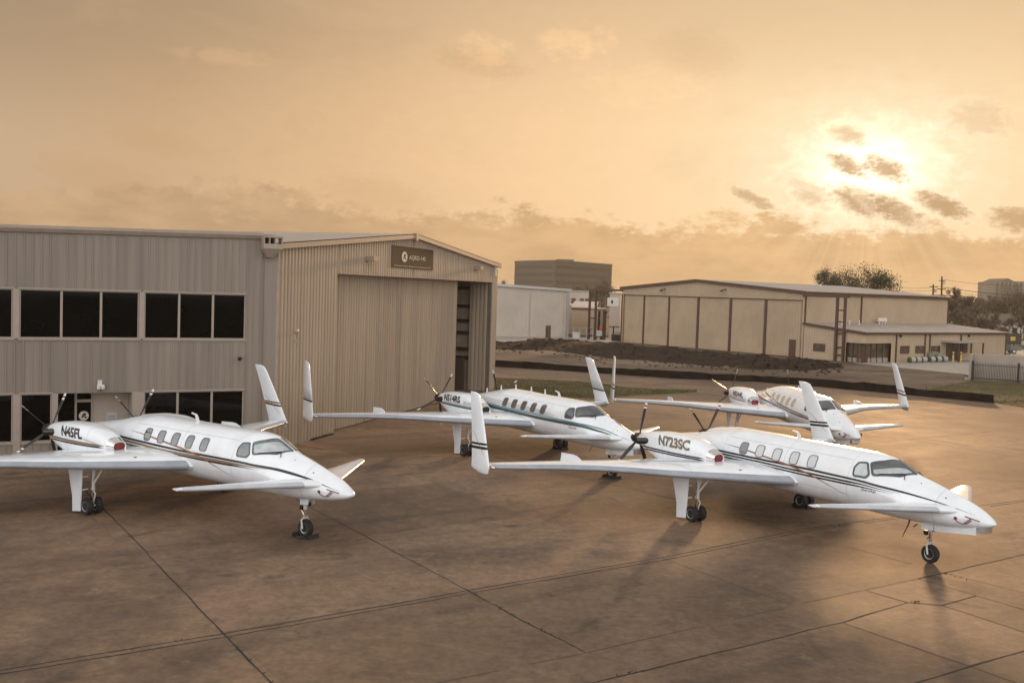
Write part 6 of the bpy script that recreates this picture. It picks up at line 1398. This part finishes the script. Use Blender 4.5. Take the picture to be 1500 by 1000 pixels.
plant('oak_tree', 850, 470, 417, 340, 22, 24, True, 'leaf_brown', 'low dark tree in front of the brown office block, left of the rounded one', 1.2, .4)
plant('bare_tree', 1402, 480, 425, 260, 24, 31, False, 'twig', 'bare spreading tree just right of the tall utility pole', 1.3, .3)
plant('bare_tree', 1384, 480, 438, 240, 20, 32, False, 'twig', 'low bare tree behind the foot of the tall utility pole', 1.4, .25)
plant('bare_tree', 1421, 480, 438, 300, 20, 33, False, 'twig', 'small bare tree between the spreading tree and the gap in the tree line', 1.3, .3)
plant('bare_tree', 1444, 485, 437, 280, 24, 34, False, 'twig', 'bushy bare tree left of the tower block', 1.5, .25)
plant('bare_tree', 1478, 490, 428, 260, 34, 35, True, 'leaf_brown', 'big rounded brownish tree in front of the tower block', 1.2, .3)
plant('bare_tree', 1508, 490, 430, 250, 34, 36, True, 'leaf_brown', 'brownish tree cut by the right edge of the photo', 1.0, .3)
plant('bare_tree', 1494, 500, 455, 200, 26, 37, False, 'twig', 'bare forked tree close to the right edge, in front of the house', 1.2, .3)
plant('bare_tree', 1430, 492, 452, 230, 30, 38, False, 'twig', 'dense bare thicket tree behind the lean-to roof', 1.8, .2)
plant('bare_tree', 1405, 490, 455, 225, 26, 39, False, 'twig', 'dense low bare tree behind the far end of the lean-to', 1.8, .2)
plant('oak_tree', 737, 470, 411, 420, 9, 40, True, 'leaf_brown', 'small distant tree just right of the main hangar eave', .8, .4)
def woods():                                                 # the far wood that reads as one mass behind the nearer trees
    rng = random.Random(5); mb = MB()
    for i in range(520):
        u = rng.uniform(1352, 1700) if rng.random() < .8 else rng.uniform(640, 1000); Y = rng.uniform(270, 420); c = at_depth(u, 470, Y); hh = rng.uniform(4.5, 9.0) * (.85 if u < 1300 else 1)
        if u > 1430: hh *= 1.15
        for _ in range(30):
            q = Vector((c.x + rng.gauss(0, 2.2), c.y + rng.gauss(0, 2), rng.uniform(0, 1) ** .7 * hh)); s_ = rng.uniform(.3, .75); n = Vector((rng.gauss(0, 1), rng.gauss(0, 1), rng.gauss(0, 1))).normalized(); a = n.orthogonal().normalized(); b = n.cross(a)
            mb.add([q - a * s_, q + b * s_ * .35, q + a * s_, q - b * s_ * .35], [(0, 1, 2, 3)])
    tag(mb.build('woods', M['twig'], recalc=False), 'hazy brown winter wood along the horizon behind the far buildings', 'woods', kind='stuff')
woods()

# ------------------------------------------------------------------ the air between here and the horizon
def haze():
    mb = MB(); mb.box((60, 330, 20.5), (1500, 760, 43)); mt = bpy.data.materials.new('haze_air'); mt.use_nodes = True; nt = mt.node_tree
    nt.nodes.remove(nt.nodes['Principled BSDF']); v = nt.nodes.new('ShaderNodeVolumePrincipled'); v.inputs['Color'].default_value = (.93, .84, .70, 1); v.inputs['Density'].default_value = .00017; v.inputs['Anisotropy'].default_value = .3
    nt.links.new(v.outputs[0], nt.nodes['Material Output'].inputs['Volume'])
    tag(mb.build('haze', mt), 'thin golden haze over the airfield', 'haze', kind='stuff')
haze()
scene.cycles.volume_bounces = 1
